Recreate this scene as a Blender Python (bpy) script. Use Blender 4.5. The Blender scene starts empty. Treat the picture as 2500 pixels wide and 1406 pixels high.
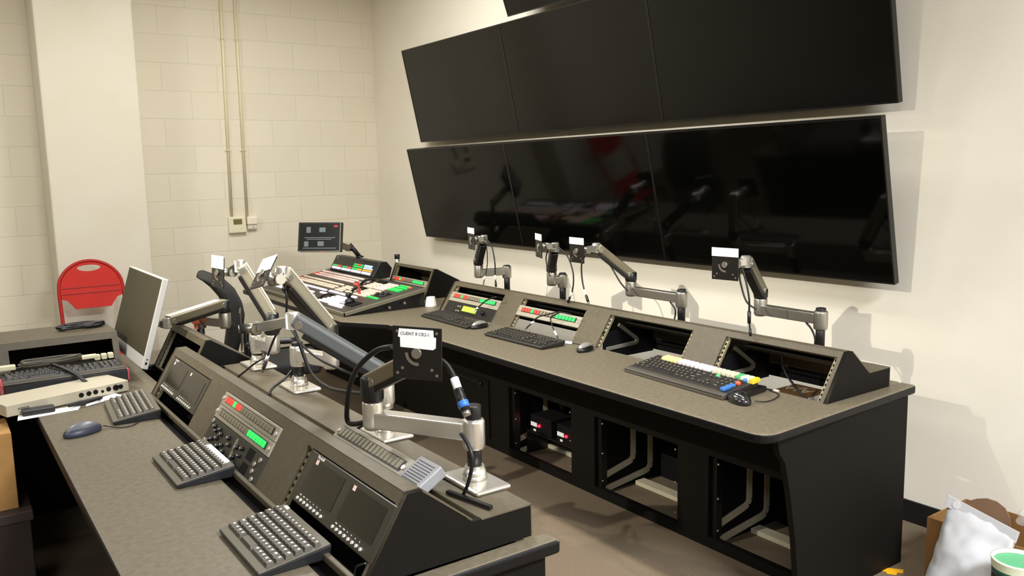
import bpy, bmesh, math, random
from mathutils import Vector as V3, Matrix
random.seed(7)
SC = bpy.context.scene
COL = SC.collection
PI = math.pi
HC = 1.6                                   # eye height of the photographer

# ------------------------------------------------------------------ camera
# columns of RW = camera right / up / back expressed in world axes
RW = Matrix(((0.817727, 0.09757285, -0.56727603),
             (-0.57518365, 0.10075631, -0.8117955),
             (-0.02205256, 0.990115, 0.13851346)))
FPX = 2046.48
cam_data = bpy.data.cameras.new('camera')
cam = bpy.data.objects.new('camera', cam_data)
COL.objects.link(cam)
cam.matrix_world = Matrix.Translation((0, 0, HC)) @ RW.to_4x4()
cam_data.sensor_width = 36.0
cam_data.lens = 36.0 * FPX / 2500.0
cam_data.clip_start = 0.05
SC.camera = cam

def ray(p):
    return RW @ V3((p[0] - 1250.0, -(p[1] - 703.0), -FPX))
def onx(p, x):
    d = ray(p); return V3((0, 0, HC)) + d * (x / d.x)
def ony(p, y):
    d = ray(p); return V3((0, 0, HC)) + d * (y / d.y)
def onz(p, z):
    d = ray(p); return V3((0, 0, HC)) + d * ((z - HC) / d.z)
def onpl(p, p0, n):
    d = ray(p); o = V3((0, 0, HC)); n = V3(n)
    return o + d * ((V3(p0) - o).dot(n) / d.dot(n))

# ------------------------------------------------------------------ materials
def lin(c):
    return tuple((x / 12.92 if x <= 0.04045 else ((x + 0.055) / 1.055) ** 2.4) for x in [v / 255.0 for v in c]) + (1.0,)
MATS = {}
def mat(name, rgb, rough=0.5, metal=0.0, emit=None, es=0.0, noise=0.0, scale=40.0, bump=0.0, spec=0.5, rgb2=None, aniso=0.0, coat=0.0, alpha=None, trans=0.0):
    if name in MATS: return MATS[name]
    m = bpy.data.materials.new(name); m.use_nodes = True
    nt = m.node_tree; b = nt.nodes['Principled BSDF']
    b.inputs['Base Color'].default_value = lin(rgb)
    b.inputs['Roughness'].default_value = rough
    b.inputs['Metallic'].default_value = metal
    b.inputs['Specular IOR Level'].default_value = spec
    b.inputs['Coat Weight'].default_value = coat
    b.inputs['Transmission Weight'].default_value = trans
    if alpha is not None: b.inputs['Alpha'].default_value = alpha
    if emit:
        b.inputs['Emission Color'].default_value = lin(emit); b.inputs['Emission Strength'].default_value = es
    tc = nt.nodes.new('ShaderNodeTexCoord')
    nz = nt.nodes.new('ShaderNodeTexNoise'); nz.inputs['Scale'].default_value = scale; nz.inputs['Detail'].default_value = 6
    nt.links.new(tc.outputs['Object'], nz.inputs['Vector'])
    if rgb2 or noise:
        mx = nt.nodes.new('ShaderNodeMix'); mx.data_type = 'RGBA'
        a = lin(rgb)
        c2 = lin(rgb2) if rgb2 else tuple(x * (1 - noise) for x in a[:3]) + (1,)
        mx.inputs['A'].default_value = a; mx.inputs['B'].default_value = c2
        mr = nt.nodes.new('ShaderNodeMapRange'); mr.inputs['From Min'].default_value = 0.35; mr.inputs['From Max'].default_value = 0.65
        nt.links.new(nz.outputs['Fac'], mr.inputs['Value'])
        nt.links.new(mr.outputs['Result'], mx.inputs['Factor'])
        nt.links.new(mx.outputs['Result'], b.inputs['Base Color'])
    mr2 = nt.nodes.new('ShaderNodeMapRange')
    mr2.inputs['To Min'].default_value = max(0.0, rough - 0.04); mr2.inputs['To Max'].default_value = min(1.0, rough + 0.04)
    nt.links.new(nz.outputs['Fac'], mr2.inputs['Value']); nt.links.new(mr2.outputs['Result'], b.inputs['Roughness'])
    if bump:
        bp = nt.nodes.new('ShaderNodeBump'); bp.inputs['Strength'].default_value = bump; bp.inputs['Distance'].default_value = 0.003
        nt.links.new(nz.outputs['Fac'], bp.inputs['Height']); nt.links.new(bp.outputs['Normal'], b.inputs['Normal'])
    MATS[name] = m
    return m

M_BLACK = mat('black_laminate', (20, 18, 15), 0.6, noise=0.12, scale=60, bump=0.04, spec=.12)
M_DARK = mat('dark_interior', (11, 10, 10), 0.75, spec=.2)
M_EDGE = mat('black_edge_molding', (15, 14, 14), 0.45, spec=.25)
M_TOP = mat('mottled_laminate', (106, 98, 80), 0.5, rgb2=(94, 86, 69), scale=55, bump=0.03, spec=.4)
M_HOUS = mat('housing_laminate', (88, 80, 63), 0.5, rgb2=(82, 74, 58), scale=45, bump=0.03, spec=.4)
M_PALE = mat('raw_board_edge', (196, 186, 160), 0.7, noise=0.1, scale=80)
M_CHROME = mat('polished_aluminium', (226, 222, 212), 0.24, .82, noise=0.05, scale=15)
M_ALU = mat('satin_aluminium', (168, 164, 153), 0.32, .85)
M_ARMHI = mat('arm_highlight_paint', (244, 240, 228), 0.3, .25)  # near-white, paints the bright light on the arm tops
M_SIDE = mat('shaded_arm_side', (184, 178, 156), 0.34, .6)  # shaded-side tone of the silver arms, shade put into the colour
M_GREYPL = mat('grey_arm_cover', (98, 101, 100), 0.45, 0.3)
M_TANPL = mat('bronze_arm_cover', (134, 126, 104), 0.38, 0.6)
M_BLKPL = mat('black_plastic', (22, 21, 21), 0.38)
M_BLKMET = mat('black_metal', (26, 24, 22), 0.35, 0.2)
M_RUB = mat('black_rubber', (16, 15, 15), 0.45)
M_PLATE = mat('plate_black', (30, 27, 24), 0.35, 0.3)
M_WHITE = mat('white_sticker', (250, 249, 246), 0.6)
M_GREYPANEL = mat('grey_rack_panel', (158, 152, 134), 0.45, 0.2)
M_KEYBTN_OFF = mat('unlit_button', (120, 114, 92), 0.4)
M_RED = mat('red_button', (220, 60, 50), 0.4, emit=(255, 70, 55), es=0.55)
M_GREEN = mat('green_button', (50, 200, 90), 0.4, emit=(30, 240, 100), es=0.6)
M_SILVER = mat('silver_plastic', (200, 198, 192), 0.4, 0.2)
M_SCREEN = mat('dead_glass', (10, 10, 10), 0.06, spec=0.5)

# ------------------------------------------------------------------ mesh builder
class MB:
    def __init__(s): s.bm = bmesh.new(); s.mats = []; s.cur = 0
    def use(s, m):
        if m not in s.mats: s.mats.append(m)
        s.cur = s.mats.index(m); return s
    def face(s, pts):
        vs = [s.bm.verts.new(p) for p in pts]
        f = s.bm.faces.new(vs); f.material_index = s.cur; return f
    def hexa(s, c):
        v = [s.bm.verts.new(p) for p in c]
        for q in ((0, 3, 2, 1), (4, 5, 6, 7), (0, 1, 5, 4), (1, 2, 6, 5), (2, 3, 7, 6), (3, 0, 4, 7)):
            s.bm.faces.new([v[i] for i in q]).material_index = s.cur
        return s
    def box(s, lo, hi):
        x0, y0, z0 = lo; x1, y1, z1 = hi
        return s.hexa([(x0, y0, z0), (x1, y0, z0), (x1, y1, z0), (x0, y1, z0), (x0, y0, z1), (x1, y0, z1), (x1, y1, z1), (x0, y1, z1)])
    def obox(s, c, u, v, w):
        c = V3(c); u = V3(u); v = V3(v); w = V3(w)
        return s.hexa([c - u - v - w, c + u - v - w, c + u + v - w, c - u + v - w, c - u - v + w, c + u - v + w, c + u + v + w, c - u + v + w])
    def beam(s, a, b, w, h, up=(0, 0, 1)):
        a = V3(a); b = V3(b); d = (b - a).normalized(); up = V3(up)
        sd = d.cross(up).normalized(); u2 = sd.cross(d).normalized()
        return s.obox((a + b) / 2, (b - a) / 2, sd * w / 2, u2 * h / 2)
    def ring(s, c, n, r, seg, ref=None):
        n = V3(n).normalized(); r0 = V3(ref) if ref else (V3((0, 0, 1)) if abs(n.z) < 0.9 else V3((1, 0, 0)))
        a = n.cross(r0).normalized(); b = n.cross(a)
        return [V3(c) + a * (r * math.cos(2 * PI * i / seg)) + b * (r * math.sin(2 * PI * i / seg)) for i in range(seg)]
    def lathe(s, prof, base=(0, 0, 0), axis=(0, 0, 1), seg=20, caps=True):
        base = V3(base); ax = V3(axis).normalized(); prev = None; first = None
        for (r, h) in prof:
            vs = [s.bm.verts.new(p) for p in s.ring(base + ax * h, ax, max(r, 1e-4), seg)]
            if prev:
                for i in range(seg):
                    f = s.bm.faces.new((prev[i], vs[i], vs[(i + 1) % seg], prev[(i + 1) % seg])); f.material_index = s.cur; f.smooth = True
            else: first = vs
            prev = vs
        if caps:
            s.bm.faces.new(first).material_index = s.cur
            s.bm.faces.new(list(reversed(prev))).material_index = s.cur
        return s
    def cyl(s, a, b, r, r2=None, seg=16):
        a = V3(a); b = V3(b)
        return s.lathe([(r, 0), (r if r2 is None else r2, (b - a).length)], a, b - a, seg)
    def tube(s, pts, r, seg=8, smooth=5, closed=False):
        P = [V3(p) for p in pts]
        if smooth and len(P) > 2:
            Q = []
            n = len(P)
            for i in range(n - 1 if not closed else n):
                p0 = P[i - 1] if (i > 0 or closed) else P[0] * 2 - P[1]
                p1 = P[i]; p2 = P[(i + 1) % n]
                p3 = P[(i + 2) % n] if (i + 2 < n or closed) else p2 * 2 - p1
                for k in range(smooth):
                    t = k / smooth
                    Q.append(0.5 * ((2 * p1) + (p2 - p0) * t + (2 * p0 - 5 * p1 + 4 * p2 - p3) * t * t + (3 * p1 - p0 - 3 * p2 + p3) * t ** 3))
            if not closed: Q.append(P[-1])
            P = Q
        ref = None; prev = None; first = None; n = len(P)
        for i, p in enumerate(P):
            d = (P[(i + 1) % n] - P[i - 1]) if (closed or 0 < i < n - 1) else ((P[1] - P[0]) if i == 0 else (P[-1] - P[-2]))
            d.normalize()
            if ref is None:
                ref = d.cross(V3((0.31, 0.2, 0.93))); 
                if ref.length < 1e-3: ref = d.cross(V3((1, 0, 0)))
            ref = (ref - d * ref.dot(d)).normalized(); b = d.cross(ref)
            vs = [s.bm.verts.new(p + ref * (r * math.cos(2 * PI * k / seg)) + b * (r * math.sin(2 * PI * k / seg))) for k in range(seg)]
            if prev:
                for k in range(seg):
                    f = s.bm.faces.new((prev[k], prev[(k + 1) % seg], vs[(k + 1) % seg], vs[k])); f.material_index = s.cur; f.smooth = True
            else: first = vs
            prev = vs
        if closed:
            for k in range(seg):
                f = s.bm.faces.new((prev[k], prev[(k + 1) % seg], first[(k + 1) % seg], first[k])); f.material_index = s.cur; f.smooth = True
        else:
            s.bm.faces.new(list(reversed(first))).material_index = s.cur; s.bm.faces.new(prev).material_index = s.cur
        return s
    def prism(s, poly, mapf, a, b):
        """2D polygon extruded between parameter a and b; mapf(u, v, t) -> point"""
        A = [s.bm.verts.new(mapf(u, v, a)) for u, v in poly]; B = [s.bm.verts.new(mapf(u, v, b)) for u, v in poly]
        n = len(poly)
        s.bm.faces.new(A).material_index = s.cur; s.bm.faces.new(list(reversed(B))).material_index = s.cur
        for i in range(n):
            s.bm.faces.new((A[i], B[i], B[(i + 1) % n], A[(i + 1) % n])).material_index = s.cur
        return s
    def plate(s, loops, mapf, t0, t1):
        """flat plate with holes: loops[0] outer, the others holes; extruded t0..t1"""
        sides = []
        for t in (t0, t1):
            es = []; rings = []
            for lp in loops:
                vs = [s.bm.verts.new(mapf(u, v, t)) for u, v in lp]; rings.append(vs)
                for i in range(len(vs)): es.append(s.bm.edges.new((vs[i], vs[(i + 1) % len(vs)])))
            r = bmesh.ops.triangle_fill(s.bm, use_beauty=True, use_dissolve=False, edges=es)
            for g in r['geom']:
                if isinstance(g, bmesh.types.BMFace): g.material_index = s.cur
            sides.append(rings)
        for ra, rb in zip(*sides):
            n = len(ra)
            for i in range(n):
                s.bm.faces.new((ra[i], ra[(i + 1) % n], rb[(i + 1) % n], rb[i])).material_index = s.cur
        return s
    def sphere(s, c, r, seg=14, rings=8, sc=(1, 1, 1), zmin=None):
        mtx = Matrix.Translation(c) @ Matrix.Diagonal((sc[0], sc[1], sc[2], 1))
        r_ = bmesh.ops.create_uvsphere(s.bm, u_segments=seg, v_segments=rings, radius=r, matrix=mtx)
        for v in r_['verts']:
            if zmin is not None and v.co.z < zmin: v.co.z = zmin
            for f in v.link_faces: f.material_index = s.cur; f.smooth = True
        return s
    def build(s, name, m=None, parent=None, bevel=0.0, seg=2, loc=None, smooth=False):
        bmesh.ops.recalc_face_normals(s.bm, faces=s.bm.faces)
        if loc is not None: bmesh.ops.translate(s.bm, verts=s.bm.verts, vec=-V3(loc))
        if smooth:
            for f in s.bm.faces: f.smooth = True
        me = bpy.data.meshes.new(name); s.bm.to_mesh(me); s.bm.free()
        for mm in (s.mats if s.mats else [m]): me.materials.append(mm)
        o = bpy.data.objects.new(name, me); COL.objects.link(o)
        if loc is not None: o.location = loc
        if parent is not None: o.parent = parent
        if bevel:
            md = o.modifiers.new('bevel', 'BEVEL'); md.width = bevel; md.segments = seg; md.limit_method = 'ANGLE'; md.angle_limit = 0.6
        return o

def tag(o, label, cat, group=None):
    o['label'] = label; o['category'] = cat
    if group: o['group'] = group
    return o
def struct(o): o['kind'] = 'structure'; return o
def frame(o, u, v):
    u = V3(u).normalized(); v = V3(v); v = (v - u * v.dot(u)).normalized(); n = u.cross(v)
    m = Matrix((u, v, n)).transposed().to_4x4(); m.translation = V3(o); return m
def thing(name, label, cat, m=None, group=None):
    o = bpy.data.objects.new(name, None); COL.objects.link(o); o.empty_display_size = 0.05
    if m is not None:
        o.matrix_world = m if isinstance(m, Matrix) else Matrix.Translation(m)
    return tag(o, label, cat, group)
def loc_of(o): return o.matrix_world.translation.copy()
def text_mesh(name, body, size, m, mtx, parent, extr=0.0004):
    cu = bpy.data.curves.new(name, 'FONT'); cu.body = body; cu.size = size; cu.extrude = extr; cu.align_x = 'CENTER'; cu.align_y = 'CENTER'
    to = bpy.data.objects.new(name + '_src', cu); COL.objects.link(to)
    dg = bpy.context.evaluated_depsgraph_get(); dg.update()
    me = bpy.data.meshes.new_from_object(to.evaluated_get(dg))
    COL.objects.unlink(to); bpy.data.objects.remove(to); bpy.data.curves.remove(cu)
    me.materials.clear(); me.materials.append(m); me.name = name
    o = bpy.data.objects.new(name, me); COL.objects.link(o); o.parent = parent; o.matrix_local = mtx
    return o

# ------------------------------------------------------------------ room
XW, YW, ZC = 3.5, 7.137, 3.5
XL, YF = -4.4, -3.2
def wall_mat(name, rgb, rgb2):
    return mat(name, rgb, 0.75, rgb2=rgb2, scale=3.0, bump=0.02, spec=0.3)
M_PAINT = wall_mat('offwhite_paint', (228, 222, 206), (225, 218, 200))
M_PAINT2 = wall_mat('cream_paint', (212, 206, 188), (209, 202, 183))
def cmu():
    m = bpy.data.materials.new('painted_block'); m.use_nodes = True
    nt = m.node_tree; b = nt.nodes['Principled BSDF']; b.inputs['Roughness'].default_value = 0.7; b.inputs['Specular IOR Level'].default_value = 0.3
    tc = nt.nodes.new('ShaderNodeTexCoord'); sp = nt.nodes.new('ShaderNodeSeparateXYZ'); cb = nt.nodes.new('ShaderNodeCombineXYZ')
    ax = nt.nodes.new('ShaderNodeMath'); ax.operation = 'ADD'; ax.inputs[1].default_value = 10 * 0.436 - 1.87
    az = nt.nodes.new('ShaderNodeMath'); az.operation = 'ADD'; az.inputs[1].default_value = 10 * 0.2178 - 0.109
    nt.links.new(tc.outputs['Object'], sp.inputs[0]); nt.links.new(sp.outputs['X'], ax.inputs[0]); nt.links.new(sp.outputs['Z'], az.inputs[0])
    nt.links.new(ax.outputs[0], cb.inputs['X']); nt.links.new(az.outputs[0], cb.inputs['Y'])
    br = nt.nodes.new('ShaderNodeTexBrick')
    br.offset = 0.5; br.inputs['Scale'].default_value = 1.0; br.inputs['Brick Width'].default_value = 0.436; br.inputs['Row Height'].default_value = 0.2178
    br.inputs['Mortar Size'].default_value = 0.0055; br.inputs['Mortar Smooth'].default_value = 1.0
    br.inputs['Color1'].default_value = lin((222, 214, 193)); br.inputs['Color2'].default_value = lin((218, 210, 188)); br.inputs['Mortar'].default_value = lin((210, 202, 180))
    nt.links.new(cb.outputs[0], br.inputs['Vector'])
    nt.links.new(br.outputs['Color'], b.inputs['Base Color'])
    nz = nt.nodes.new('ShaderNodeTexNoise'); nz.inputs['Scale'].default_value = 60; nt.links.new(tc.outputs['Object'], nz.inputs['Vector'])
    ml = nt.nodes.new('ShaderNodeMath'); ml.operation = 'MULTIPLY_ADD'; ml.inputs[1].default_value = -1.0
    sc2 = nt.nodes.new('ShaderNodeMath'); sc2.operation = 'MULTIPLY'; sc2.inputs[1].default_value = 0.12
    nt.links.new(nz.outputs['Fac'], sc2.inputs[0]); nt.links.new(br.outputs['Fac'], ml.inputs[0]); nt.links.new(sc2.outputs[0], ml.inputs[2])
    bp = nt.nodes.new('ShaderNodeBump'); bp.inputs['Strength'].default_value = 0.3; bp.inputs['Distance'].default_value = 0.004
    nt.links.new(ml.outputs[0], bp.inputs['Height']); nt.links.new(bp.outputs['Normal'], b.inputs['Normal'])
    return m
M_CMU = cmu()
M_CARPET = mat('brown_carpet', (118, 104, 86), 0.95, rgb2=(102, 89, 72), scale=180, bump=0.5, spec=0.1)
M_CEIL = mat('ceiling_tile', (205, 200, 186), 0.9, noise=0.08, scale=30, spec=0.2)
struct(MB().box((XL - .1, YF - .1, -0.1), (XW + .1, YW + .1, 0)).build('floor', M_CARPET))
struct(MB().box((XL - .1, YF - .1, ZC), (XW + .1, YW + .1, ZC + .1)).build('ceiling', M_CEIL))
struct(MB().box((XW, YF, 0), (XW + .1, YW + .1, ZC)).build('wall_right', M_PAINT))
struct(MB().box((XL, YW, 0), (XW, YW + .1, ZC)).build('wall_back', M_CMU))
M_PAINT3 = wall_mat('tan_paint', (150, 140, 118), (140, 130, 108))
struct(MB().box((XL - .1, YF, 0), (XL, YW + .1, ZC)).build('wall_left', M_PAINT3))
struct(MB().box((XL - .1, YF - .1, 0), (XW + .1, YF, ZC)).build('wall_front', M_PAINT3))
struct(MB().box((0.755, 6.734, 0), (1.393, YW, ZC)).build('wall_pillar', M_PAINT2, bevel=0.012))
M_BASE = mat('black_vinyl_base', (20, 19, 19), 0.4)
struct(MB().box((XW - .012, YF, 0), (XW, YW, 0.10)).build('baseboard_right', M_BASE, bevel=0.003))
struct(MB().box((1.393, YW - .012, 0), (XW - .012, YW, 0.10)).build('baseboard_back', M_BASE, bevel=0.003))

# conduits and wall controls on the block wall
M_COND = mat('painted_conduit', (221, 212, 178), 0.45, noise=0.03, scale=8)
for k, (xb, xt, lab) in enumerate(((2.125, 2.16, 'left cream conduit running up block wall from the thermostat'),
                                    (2.255, 2.272, 'right cream conduit running up block wall from the small sensor box'))):
    t = thing('conduit', lab, 'pipe', (xb, YW, 1.26), 'painted conduits on the block wall')
    MB().tube([(0, -.013, 0), (xt - xb, -.013, ZC - 1.26)], 0.0125, 10, 0).build('pipe', M_COND, t)
    for z in (0.55, 1.45):
        MB().box((-.028 + (xt - xb) * z / 2.2, -.006, z), (.028 + (xt - xb) * z / 2.2, 0, z + .018)).tube([(-.014 + (xt - xb) * z / 2.2, -.004, z + .009), ((xt - xb) * z / 2.2, -.029, z + .009), (.014 + (xt - xb) * z / 2.2, -.004, z + .009)], .005, 6, 4).build('strap', M_COND, t)
M_IVORY = mat('ivory_plastic', (224, 217, 186), 0.45)
M_IVORY2 = mat('warm_white_plastic', (232, 222, 200), 0.45)
t = thing('thermostat', 'square ivory thermostat with grey display on block wall', 'thermostat', (2.166, YW, 1.132))
MB().box((-.072, -.032, 0), (.072, 0, .136)).build('body', M_IVORY, t, bevel=.006)
MB().box((-.035, -.034, .072), (.037, -.031, .116)).build('display', mat('lcd_olive', (112, 104, 66), 0.25), t)
for k in range(4): MB().box((-.045 + k * .024, -.0345, .02 + (k % 2) * .02), (-.033 + k * .024, -.031, .026 + (k % 2) * .02)).build('button', M_IVORY2, t)
t = thing('sensor_box', 'small whitish sensor box right of the thermostat', 'sensor', (2.288, YW, 1.14))
MB().prism([(0, 0), (-.03, .02), (-.036, .055), (0, .055)], lambda u, v, w: (w, u, v), -.038, .04).build('body', M_IVORY2, t, bevel=.004)
MB().box((-.042, -.045, .056), (.045, 0, .124)).build('cover', M_IVORY2, t, bevel=.008)
MB().cyl((.012, -.034, .038), (.012, -.04, .038), .004).build('knob', mat('grey_knob', (150, 140, 120), .5), t)

# ------------------------------------------------------------------ video wall
M_BEZEL = mat('display_bezel', (12, 11, 10), 0.3)
M_GLOSS = mat('glossy_screen', (4, 4, 3), 0.07, spec=0.2)
M_SEMI = mat('satin_screen', (5, 4, 3), 0.2, spec=0.3)
M_TRIMS = mat('display_side', (70, 66, 60), 0.35, 0.6)
def display(label, yl, yr, xb, zb, xt, zt, m, group):
    bl = V3((xb, yl, zb)); up = V3((xt - xb, 0, zt - zb)); h = up.length; w = yl - yr
    t = thing('wall_display', label, 'screen', frame(bl, (0, -1, 0), up), group)
    b = .008
    MB().plate([[(0.001, 0), (w - .001, 0), (w - .001, h), (0.001, h)], [(b, b), (w - b, b), (w - b, h - b), (b, h - b)]], lambda u, v, s: (u, v, s), -.03, 0.002).build('bezel', M_BEZEL, t)
    MB().box((b, b, -.02), (w - b, h - b, 0)).build('screen', m, t)
    MB().box((.05, .05, -.05), (w - .05, h - .05, -.03)).build('rear_housing', M_BEZEL, t)
    dx = XW - max(xb, xt)
    MB().box((w / 2 - .12, h * .25, -.05 - dx * .45), (w / 2 + .12, h * .6, -.05)).build('wall_mount', M_BLKMET, t)
    return t
pos = ['left', 'middle', 'right']
yb = [6.085, 4.717, 3.35, 1.983]
for i in range(3):
    display('%s glossy black display in the bottom row of wall displays' % pos[i], yb[i], yb[i + 1], 3.40, 1.077, 3.247, 1.788, M_GLOSS, 'bottom row of wall displays')
ym = [6.12, 4.747, 3.373, 2.0]
for i in range(3):
    display('%s black display in the middle row of wall displays' % pos[i], ym[i], ym[i + 1], 3.40, 1.846, 3.252, 2.565, M_SEMI, 'middle row of wall displays')
display('black display above the middle row, cut off by the top of the photo', 4.70, 3.33, 3.30, 2.608, 3.06, 3.30, M_SEMI, None)

# ------------------------------------------------------------------ right console
ZT = .725
def zmap(z0, z1): return None
# worktop: outline polygon in x,y (with notch for the turret) + rear strip
def rounded(p, c, q, r, n=5):
    p = V3(p).to_2d() if len(p) == 3 else V3((p[0], p[1], 0)).to_2d(); c = V3((c[0], c[1], 0)).to_2d(); q = V3((q[0], q[1], 0)).to_2d()
    a = c + (p - c).normalized() * r; b = c + (q - c).normalized() * r
    return [tuple((1 - t) ** 2 * a + 2 * t * (1 - t) * c + t * t * b) for t in [i / n for i in range(n + 1)]]
def worktop(name, label, polys, z=ZT, th=.036):
    mb = MB()
    c = polys[0][0]
    for poly in polys:
        mb.use(M_TOP); vs = [mb.bm.verts.new((x, y, z)) for x, y in poly]; mb.bm.faces.new(vs).material_index = 0
        mb.use(M_EDGE); vb = [mb.bm.verts.new((x, y, z - th)) for x, y in poly]; mb.bm.faces.new(list(reversed(vb))).material_index = 1
        n = len(poly)
        for i in range(n): mb.bm.faces.new((vs[i], vb[i], vb[(i + 1) % n], vs[(i + 1) % n])).material_index = 1
    o = mb.build(name, None, None, bevel=.009, seg=3, loc=(c[0], c[1], z - th))
    return tag(o, label, 'worktop')
RX0 = 2.172
polyA = [(2.66, 1.80), (3.155, 1.80), (3.155, 1.735)] + rounded((3.155, 1.69), (RX0, 1.69), (RX0, 2.5), .075) + \
        [(RX0, 4.40)] + [(2.0, 4.67), (2.0, 6.55), (3.155, 6.55), (3.155, 4.61), (2.66, 4.61)]
polyB = [(3.06, 1.80), (3.06, 4.61), (3.155, 4.61), (3.155, 1.80)]
worktop('worktop', 'long mottled grey worktop of the console along the display wall', [polyA, polyB])

# base cabinet
cab = thing('console_cabinet', 'black console base under the long worktop by the display wall', 'cabinet', (2.59, 1.75, 0))
CO = loc_of(cab)
bays = [(2.30, 1.86), (3.03, 2.475), (3.765, 3.21), (4.50, 3.945), (5.25, 4.70)]
loops = [[(1.76, 0), (6.4, 0), (6.4, .689), (1.76, .689)]]
for a, b in bays[:3]: loops.append([(b, .045), (a, .045), (a, .405), (b, .405)])
MB().plate(loops, lambda u, v, s: V3((s, u, v)) - CO, 2.59, 2.62).build('front_panel', M_BLACK, cab)
prof = [(2.43, 0), (2.425, .142), (2.407, .282), (2.373, .459), (2.34, .585), (2.31, .62), (2.29, .689), (3.10, .689), (3.10, 0)]
MB().prism(prof, lambda u, v, s: V3((u, s, v)) - CO, 1.735, 1.76).build('end_panel', M_BLACK, cab, bevel=.002)
for yy in (3.12, 3.85, 4.58, 2.385):
    MB().box(V3((2.62, yy - .09, 0)) - CO, V3((3.03, yy - .075, .50)) - CO).build('divider', M_DARK, cab)
for yy in (3.77, 3.035, 2.30):
    for (x1, za, rr) in ((2.845, .125, 0), (2.965, .052, 1)):
        y1 = yy - .004 + rr * .0
        pts = [(x1, .40), (x1, za + .03), (x1 - .009, za + .009), (x1 - .03, za), (2.66, za - .035)]
        mb = MB()
        for p, q in zip(pts[:-1], pts[1:]):
            mb.beam(V3((p[0], y1, p[1])) - CO, V3((q[0], y1, q[1])) - CO, .032, .014, (0, 1, 0.01))
        mb.build('cutout_edge', M_PALE, cab)
for a, b in bays[:3]:
    MB().box(V3((2.845, b + .02, 0.001)) - CO, V3((2.905, a - .02, .022)) - CO).build('floor_rail', M_PALE, cab)
    for yy in (a - .012, b + .012):
        mb = MB().box(V3((2.615, yy - .012, .045)) - CO, V3((2.65, yy + .012, .405)) - CO)
        mb.build('rack_rail', M_BLKMET, cab)
    mb = MB()
    for yy in (a - .035, b + .035):
        for z in (.08, .22, .37): mb.cyl(V3((2.615, yy, z)) - CO, V3((2.61, yy, z)) - CO, .004, seg=8)
    mb.build('rail_screws', M_CHROME, cab)
d = MB().box(V3((2.578, 3.955, .06)) - CO, V3((2.591, 4.49, .40)) - CO).build('door', M_BLACK, cab, bevel=.002)
hd = MB().box(V3((2.57, 4.05, .375)) - CO, V3((2.58, 4.30, .385)) - CO).cyl(V3((2.58, 4.02, .375)) - CO, V3((2.562, 4.02, .375)) - CO, .012).build('handle', M_BLKMET, d)
MB().box(V3((3.055, 1.765, .664)) - CO, V3((3.075, 6.4, .689)) - CO).box(V3((3.055, 1.765, .515)) - CO, V3((3.075, 2.06, .664)) - CO).build('rear_apron_light_baffle', M_DARK, cab)  # apron; its near-end drop is added to block stray light off the wall
MB().box(V3((2.64, 1.765, .50)) - CO, V3((3.04, 4.6, .515)) - CO).build('shelf', M_DARK, cab)
MB().box(V3((3.03, 1.765, 0.0)) - CO, V3((3.04, 4.6, .50)) - CO).build('back_panel', M_DARK, cab)
# power strips glowing in the second opening from the near end
for (y0, lab) in ((3.71, 'left black power box with red lamp inside the console opening'), (3.47, 'right black power box with red lamp inside the console opening')):
    t = thing('power_box', lab, 'power supply', (2.70, y0, .1415), 'power boxes in the console opening')
    MB().box((0, -.19, 0), (.18, 0.0, .10)).build('body', M_DARK, t, bevel=.004)
    MB().box((-.002, -.062, .035), (.001, -.005, .058)).build('label', M_WHITE, t)
    MB().sphere((-.003, -.085, .047), .0085, 10, 6).build('lamp', mat('red_lamp', (255, 30, 40), .3, emit=(255, 20, 40), es=9), t)
    MB().box((-.002, -.05, .008), (.001, -.03, .02)).build('socket', M_WHITE, t)
tr = MB().box((0, -.265, .13), (.24, .265, .141)).box((0, -.265, 0), (.24, -.255, .13)).box((0, .255, 0), (.24, .265, .13)).build('rack_tray', M_BLKMET, None)
tr.location = (2.70, 3.487, 0); tag(tr, 'black metal tray under the red-lit power boxes', 'tray')
mb = MB().tube([onx((1290, 965), 2.75), onx((1275, 1000), 2.70), onx((1272, 1040), 2.68), onx((1285, 1065), 2.70), onx((1300, 1075), 2.72)], .004, 6)
tag(mb.build('looped_cable', M_RUB, None, loc=onx((1300, 1075), 2.72)), 'thin black cord looping down inside the red-lit opening', 'cable')

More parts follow.
